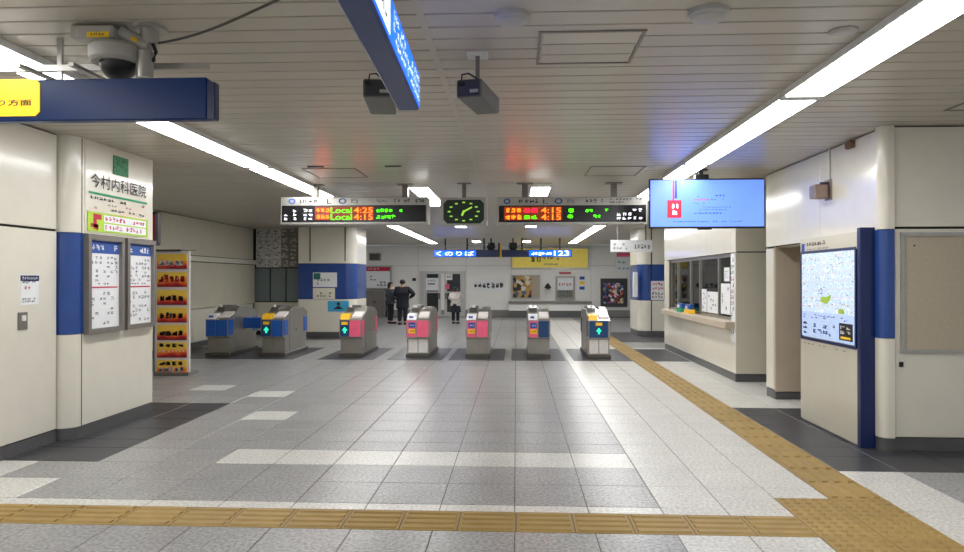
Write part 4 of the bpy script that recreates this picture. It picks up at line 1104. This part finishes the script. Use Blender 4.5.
# ================================================================== TICKET GATES
GY = 15.0
def gate(label, x, w, L, R_, arrow, sidecol, flap=None, white_low=False, hood='gate_hood', end=False):
    t = root('ticket_gate', label, 'ticket gate', (x, GY, 0), 'ticket gates in a row')
    h = w / 2; ln = 1.75
    MB().box(x - h - .02, x + h + .02, GY + .03, GY + ln, 0, .09, .008).build('plinth', 'steel_dark', t)
    prof = [(GY + .1, .09), (GY + .1, .44), (GY, .46), (GY, .86), (GY + .06, .89), (GY + .42, 1.0), (GY + .62, 1.09), (GY + ln - .35, 1.09), (GY + ln - .02, .98), (GY + ln - .02, .46), (GY + ln - .1, .44), (GY + ln - .1, .09)]
    body = MB().prism(prof, 'x', x - h, x + h).build('body', 'steel', t)
    f = front(GY); fk = front(GY + .1)
    for a, b in ((x - h + .03, x - .01), (x + .01, x + h - .03)):
        plate('kick_panel', 'plastic_white' if white_low else 'steel', t, fk, a, b, .11, .42, 0, .012)
    s0 = x - .02 if not end else x + h - .04
    lp = plate('front_panel', L, t, f, x - h + .02, s0 - .01, .48, .85, 0, .02)
    rp = plate('front_panel', R_, t, f, s0 + .01, x + h - .02, .48, .85, 0, .02)
    for pnl, arw in ((lp, arrow[0]), (rp, arrow[1])):
        c = (x - h + .02 + s0) / 2 if pnl is lp else (x + h - .02 + s0) / 2
        if arw == 'arrow':
            m = MB()
            m.prism([(c - .02, .56), (c + .02, .56), (c + .02, .62), (c + .06, .62), (c, .7), (c - .06, .62), (c - .02, .62)], 'y', GY - .026, GY - .02)
            m.build('arrow_light', 'arrow_green', pnl)
            m = MB(); m.box(c - .07, c + .07, GY - .026, GY - .02, .75, .82); m.build('sticker', 'gate_yellow', pnl)
        elif arw == 'sticker':
            m = MB().box(c - .07, c + .07, GY - .026, GY - .02, .69, .81).build('blue_sticker', 'ink_blue', pnl)
            glyphs('paper', pnl, f, c - .05, .72, .1, .05, 3, 5, .028)
            MB().box(c - .07, c + .07, GY - .026, GY - .02, .56, .66).build('yellow_sticker', 'gate_yellow', pnl); glyphs('ink', pnl, f, c - .05, .58, .1, .06, 3, 6, .028)
    # card readers on the sloping top
    def slope(xa, xb, ya, yb, nm, mt, th=.02):
        z = lambda yy: .89 + (yy - GY - .06) * (.11 / .36)
        MB().prism([(GY + ya, z(GY + ya)), (GY + yb, z(GY + yb)), (GY + yb, z(GY + yb) + th), (GY + ya, z(GY + ya) + th)], 'x', xa, xb).build(nm, mt, t)
    rd = 'gate_yellow' if arrow[0] == 'arrow' else 'paper'
    q = MB().prism([(GY + .02, .87), (GY + .26, .93), (GY + .26, 1.0), (GY + .08, .98)], 'x', x - h + .01, x - .03).build('card_reader', rd, t)
    if rd == 'paper': MB().prism([(GY + .035, .905), (GY + .04, .905), (GY + .08, .965), (GY + .075, .968)], 'x', x - h + .05, x - .1).build('reader_mark', 'ink_blue', q)
    slope(x + .01, x + h - .02, .1, .42, 'ticket_slot_cover', 'plastic_white', .035)
    # arched hood and sensor ridge
    hp = [(GY + .45, 1.0), (GY + .55, 1.12), (GY + .75, 1.17), (GY + 1.15, 1.16), (GY + 1.4, 1.09), (GY + 1.4, 1.05), (GY + .62, 1.05)]
    MB().prism(hp, 'x', x - h + .04, x - h + .2).build('sensor_hood', hood, t)
    MB().prism([(a, b - .03) for a, b in hp], 'x', x + h - .16, x + h - .02).build('sensor_hood', 'steel', t)
    MB().cyl((x - h + .12, GY + .52, 1.13), .03, .05, n=10).build('signal_lamp', 'plastic_white', t)
    for sg, fr_ in ((1, Fr((x + h, 0, 0), (0, 1, 0), (1, 0, 0))), (-1, Fr((x - h, 0, 0), (0, -1, 0), (-1, 0, 0)))):
        for a, b in ((.03, .26), (ln - .3, ln - .06)):
            plate('side_panel', sidecol, t, fr_, sg * (GY + a), sg * (GY + b), .5, .85, 0, .012)
        plate('service_door', 'steel', t, fr_, sg * (GY + .4), sg * (GY + 1.3), .14, .92, 0, .006)
        plate('lock', 'dark_grey', t, fr_, sg * (GY + .84), sg * (GY + .88), .55, .6, .006, .01)
    if flap:
        for sg in flap:
            a, b = (x + h, x + h + .42) if sg > 0 else (x - h - .42, x - h)
            MB().box(a, b, GY + .85, GY + .9, .6, .86, .012).build('flap', 'gate_blue', t)
    for ch in t.children_recursive:
        if ch.data.users == 1 or True:
            for v in ch.data.vertices: v.co.z *= .945
gate('ticket gate with blue panels and a closed blue flap by the far left wall', -6.53, .5, 'gate_blue', 'gate_blue', (None, None), 'gate_blue', (1,))
gate('ticket gate with yellow reader, green arrow and blue panels next to the blue flap', -5.3, .5, 'gate_navy', 'gate_blue', ('arrow', None), 'gate_blue')
gate('ticket gate with yellow reader, green arrow and pink right panel', -3.58, .48, 'gate_navy', 'gate_pink', ('arrow', None), 'gate_pink')
gate('ticket gate with pale readers and pink panels right after the green arrow gate', -2.12, .48, 'gate_pink', 'gate_pink', ('sticker', None), 'gate_pink', white_low=True)
gate('ticket gate with two pink panels between a pink gate and a pink and blue gate', -.83, .48, 'gate_pink', 'gate_pink', ('sticker', None), 'steel')
gate('ticket gate with pink left panel and blue right panel', .49, .46, 'gate_pink', 'gate_navy', ('sticker', None), 'steel')
gate('end ticket gate with green arrow and white kick panel beside the tactile line', 1.77, .46, 'gate_navy', 'steel', ('arrow', None), 'navy', white_low=True, end=True)
t = root('barrier_post', 'short grey steel post with rail between the wall and the first ticket gate', 'post', (-7.6, 15.6, 0))
MB().cyl((-7.6, 15.6, 0), .045, .95, n=14).build('post', 'steel_dark', t, smooth=True); MB().tube([(-7.6, 15.6, .75), (-7.93, 15.6, .75)], .02, 8).build('rail', 'steel_dark', t); MB().cyl((-7.6, 15.6, 0), .09, .02, n=14).build('foot', 'steel_dark', t)

# ================================================================== PEOPLE
def skin(name, nodes, edges, mat, parent, rootn=0, sub=2):
    # nodes: list of (x,y,z,r) local; edges between indices -> one continuous skinned surface
    me = bpy.data.meshes.new(name); me.from_pydata([n[:3] for n in nodes], edges, [])
    o = bpy.data.objects.new(name, me); C.objects.link(o)
    md = o.modifiers.new('skin', 'SKIN'); md.use_smooth_shade = True
    for i, n in enumerate(nodes):
        r = n[3]; me.skin_vertices[0].data[i].radius = r if isinstance(r, tuple) else (r, r); me.skin_vertices[0].data[i].use_root = (i == rootn)
    sb = o.modifiers.new('sub', 'SUBSURF'); sb.levels = sub; sb.render_levels = sub
    bpy.context.view_layer.update()
    m2 = bpy.data.meshes.new_from_object(o.evaluated_get(bpy.context.evaluated_depsgraph_get()))
    bpy.data.objects.remove(o)
    m2.materials.clear(); m2.materials.append(MATS[mat])
    for p in m2.polygons: p.use_smooth = True
    q = bpy.data.objects.new(name, m2); C.objects.link(q); q.parent = parent; ORG[q.name] = org(parent)
    return q

def person(label, loc, rz, H, arms, coat, coat_len, trousers, hairlen, skirt=None, stance=.09):
    # figure faces -Y in its own space; rz turns it
    t = root('person', label, 'person', (0, 0, 0)); k = H / 1.66
    S_ = lambda p: tuple(c * k for c in p[:3]) + ((tuple(x * k for x in p[3]) if isinstance(p[3], tuple) else p[3] * k),)
    st = stance
    nodes = [(0, 0, .88, (.14, .10)), (0, 0, 1.08, (.125, .09)), (0, .0, 1.27, (.15, .10)), (0, .0, 1.37, (.09, .07)), (0, 0, 1.43, .05), (0, -.01, 1.50, .075), (0, -.015, 1.585, .085), (0, -.01, 1.635, .055)]
    edges = [(i, i + 1) for i in range(7)]
    def add(p, par):
        nodes.append(p); edges.append((par, len(nodes) - 1)); return len(nodes) - 1
    for sg in (-1, 1):
        h = add((sg * .09, 0, .80, .085), 0); kn = add((sg * st, -.01, .46, .058), h); an = add((sg * st, .02, .09, .04), kn); add((sg * st * 1.05, -.12, .035, .035), an)
    for sg, (el, wr) in zip((-1, 1), arms):
        s = add((sg * .175, 0, 1.33, .05), 2); e = add((*el, .04), s); w = add((*wr, .028), e)
        d = (Vector(wr) - Vector(el)).normalized(); sd = d.cross(Vector((0, 0, 1))); sd = sd.normalized() if sd.length > .1 else Vector((0, 1, 0))
        pm = Vector(wr) + d * .07; pi_ = add((*pm, (.036, .022)), w)
        for q, (o_, L_) in enumerate(((-.03, .07), (-.01, .085), (.01, .08), (.03, .06))):
            f1 = pm + d * .04 + sd * o_; f2 = pm + d * (.03 + L_ * .6) + sd * o_; f3 = pm + d * (.03 + L_) + sd * o_ * .9 + Vector((0, -.012, -.01))
            a = add((*f1, .010), pi_); b = add((*f2, .009), a); add((*f3, .008), b)
        a = add((*(Vector(wr) + d * .03 + sd * .035), .011), w); add((*(Vector(wr) + d * .075 + sd * .055), .009), a)
    body = skin('body', [S_(p) for p in nodes], edges, 'skin', t)
    # head details
    hd = MB()
    bmesh.ops.create_uvsphere(hd.bm, u_segments=16, v_segments=10, radius=1)
    for v in hd.bm.verts: v.co = Vector((v.co.x * .088, v.co.y * .1 + .005, v.co.z * .095 + 1.575)) * k
    hd.build('hair', 'hair', t, smooth=True)
    if hairlen:
        hb = MB(); bmesh.ops.create_uvsphere(hb.bm, u_segments=12, v_segments=8, radius=1)
        for v in hb.bm.verts: v.co = Vector((v.co.x * .085, v.co.y * .05 + .06, v.co.z * hairlen + 1.53 - hairlen * .4)) * k
        hb.build('hair', 'hair', t, smooth=True)
    fc = MB(); bmesh.ops.create_uvsphere(fc.bm, u_segments=12, v_segments=8, radius=1)
    for v in fc.bm.verts: v.co = Vector((v.co.x * .074, v.co.y * .07 - .04, v.co.z * .09 + 1.545)) * k
    fo = fc.build('face', 'skin', t, smooth=True)
    MB().prism([(-.115 * k, 1.53 * k), (-.105 * k, 1.56 * k), (-.135 * k, 1.53 * k)], 'x', -.012 * k, .012 * k).build('nose', 'skin', fo)
    for sg in (-1, 1):
        MB().cyl((sg * .03 * k, -.112 * k, 1.565 * k), .009 * k, .006, 'y', 8).build('eye', 'hair', fo); MB().box((sg * .086 - .008) * k, (sg * .086 + .008) * k, -.02 * k, .015 * k, 1.53 * k, 1.58 * k, .004).build('ear', 'skin', fo)
    MB().box(-.022 * k, .022 * k, -.112 * k, -.1 * k, 1.498 * k, 1.506 * k).build('mouth', 'ink_red', fo)
    # clothes
    zc = coat_len
    B = 1.3 if coat == 'coat_navy' else 1.12
    cn = [(0, 0, .98, (.165 * B, .13 * B)), (0, 0, 1.12, (.16 * B, .12 * B)), (0, 0, 1.27, (.19 * B, .125 * B)), (0, 0, 1.375, (.11, .085)), (0, 0, .98 - (.98 - zc) * .55, (.175 * B, .14 * B)), (0, 0, zc, (.185 * B, .15 * B))]
    ce = [(0, 1), (1, 2), (2, 3), (0, 4), (4, 5)]
    for sg, (el, wr) in zip((-1, 1), arms):
        cn.append((sg * .185, 0, 1.325, .072 * B)); ce.append((2, len(cn) - 1)); cn.append((*el, .062 * B)); ce.append((len(cn) - 2, len(cn) - 1)); cn.append((*(Vector(el).lerp(Vector(wr), .92)), .046)); ce.append((len(cn) - 2, len(cn) - 1))
    skin('jacket', [S_(p) for p in cn], ce, coat, t)
    if trousers:
        tn = [(0, 0, .93, (.145, .115)), (0, 0, .82, (.13, .11))]; te = [(0, 1)]
        for sg in (-1, 1):
            tn += [(sg * .085, 0, .72, .095), (sg * st, -.01, .46, .075), (sg * st, .01, .1, .062)]; b = len(tn); te += [(1, b - 3), (b - 3, b - 2), (b - 2, b - 1)]
        skin('trousers', [S_(p) for p in tn], te, trousers, t)
    if skirt:
        MB().lathe([(.13 * k, .95 * k), (.15 * k, .9 * k), (.19 * k, .72 * k), (.215 * k, .52 * k), (.2 * k, .52 * k)], (0, 0, 0), 20).build('skirt', skirt, t, smooth=True)
    for sg in (-1, 1):
        m = MB(); m.prism([(sg * st - .045, .06), (sg * st + .045, .06), (sg * st + .05, -.14), (sg * st, -.185), (sg * st - .05, -.14)], 'z', 0, .075)
        for v in m.bm.verts: v.co *= k
        m.build('shoe', 'shoe', t)
    t.scale = (1.18, 1.18, 1); t.location = loc; t.rotation_euler.z = rz; ORG[t.name] = Vector(loc)
    return t
armA = (((-.36, .02, 1.12), (-.2, -.16, .98)), ((.26, -.08, 1.08), (.12, -.3, 1.05)))
armB = (((-.23, -.02, 1.06), (-.2, -.2, .95)), ((.24, .0, 1.06), (.24, -.08, .82)))
armC = (((-.24, -.1, 1.1), (-.1, -.26, 1.18)), ((.26, -.08, 1.1), (.16, -.26, 1.2)))
person('person in a long dark coat standing with one elbow out, back turned', (-4.22, 25.9, 0), math.radians(178), 1.68, armA, 'coat_navy', .52, 'cloth_dark', 0)
person('person in dark grey clothes half hidden beside the person in the long coat', (-4.78, 26.5, 0), math.radians(120), 1.58, armB, 'cloth_grey', .84, 'cloth_dark', .1)
person('small person in a white top and dark skirt in front of the steel door', (-2.3, 26.6, 0), math.radians(170), 1.40, armC, 'cloth_white', .86, 'cloth_dark', .06, skirt='cloth_dark')
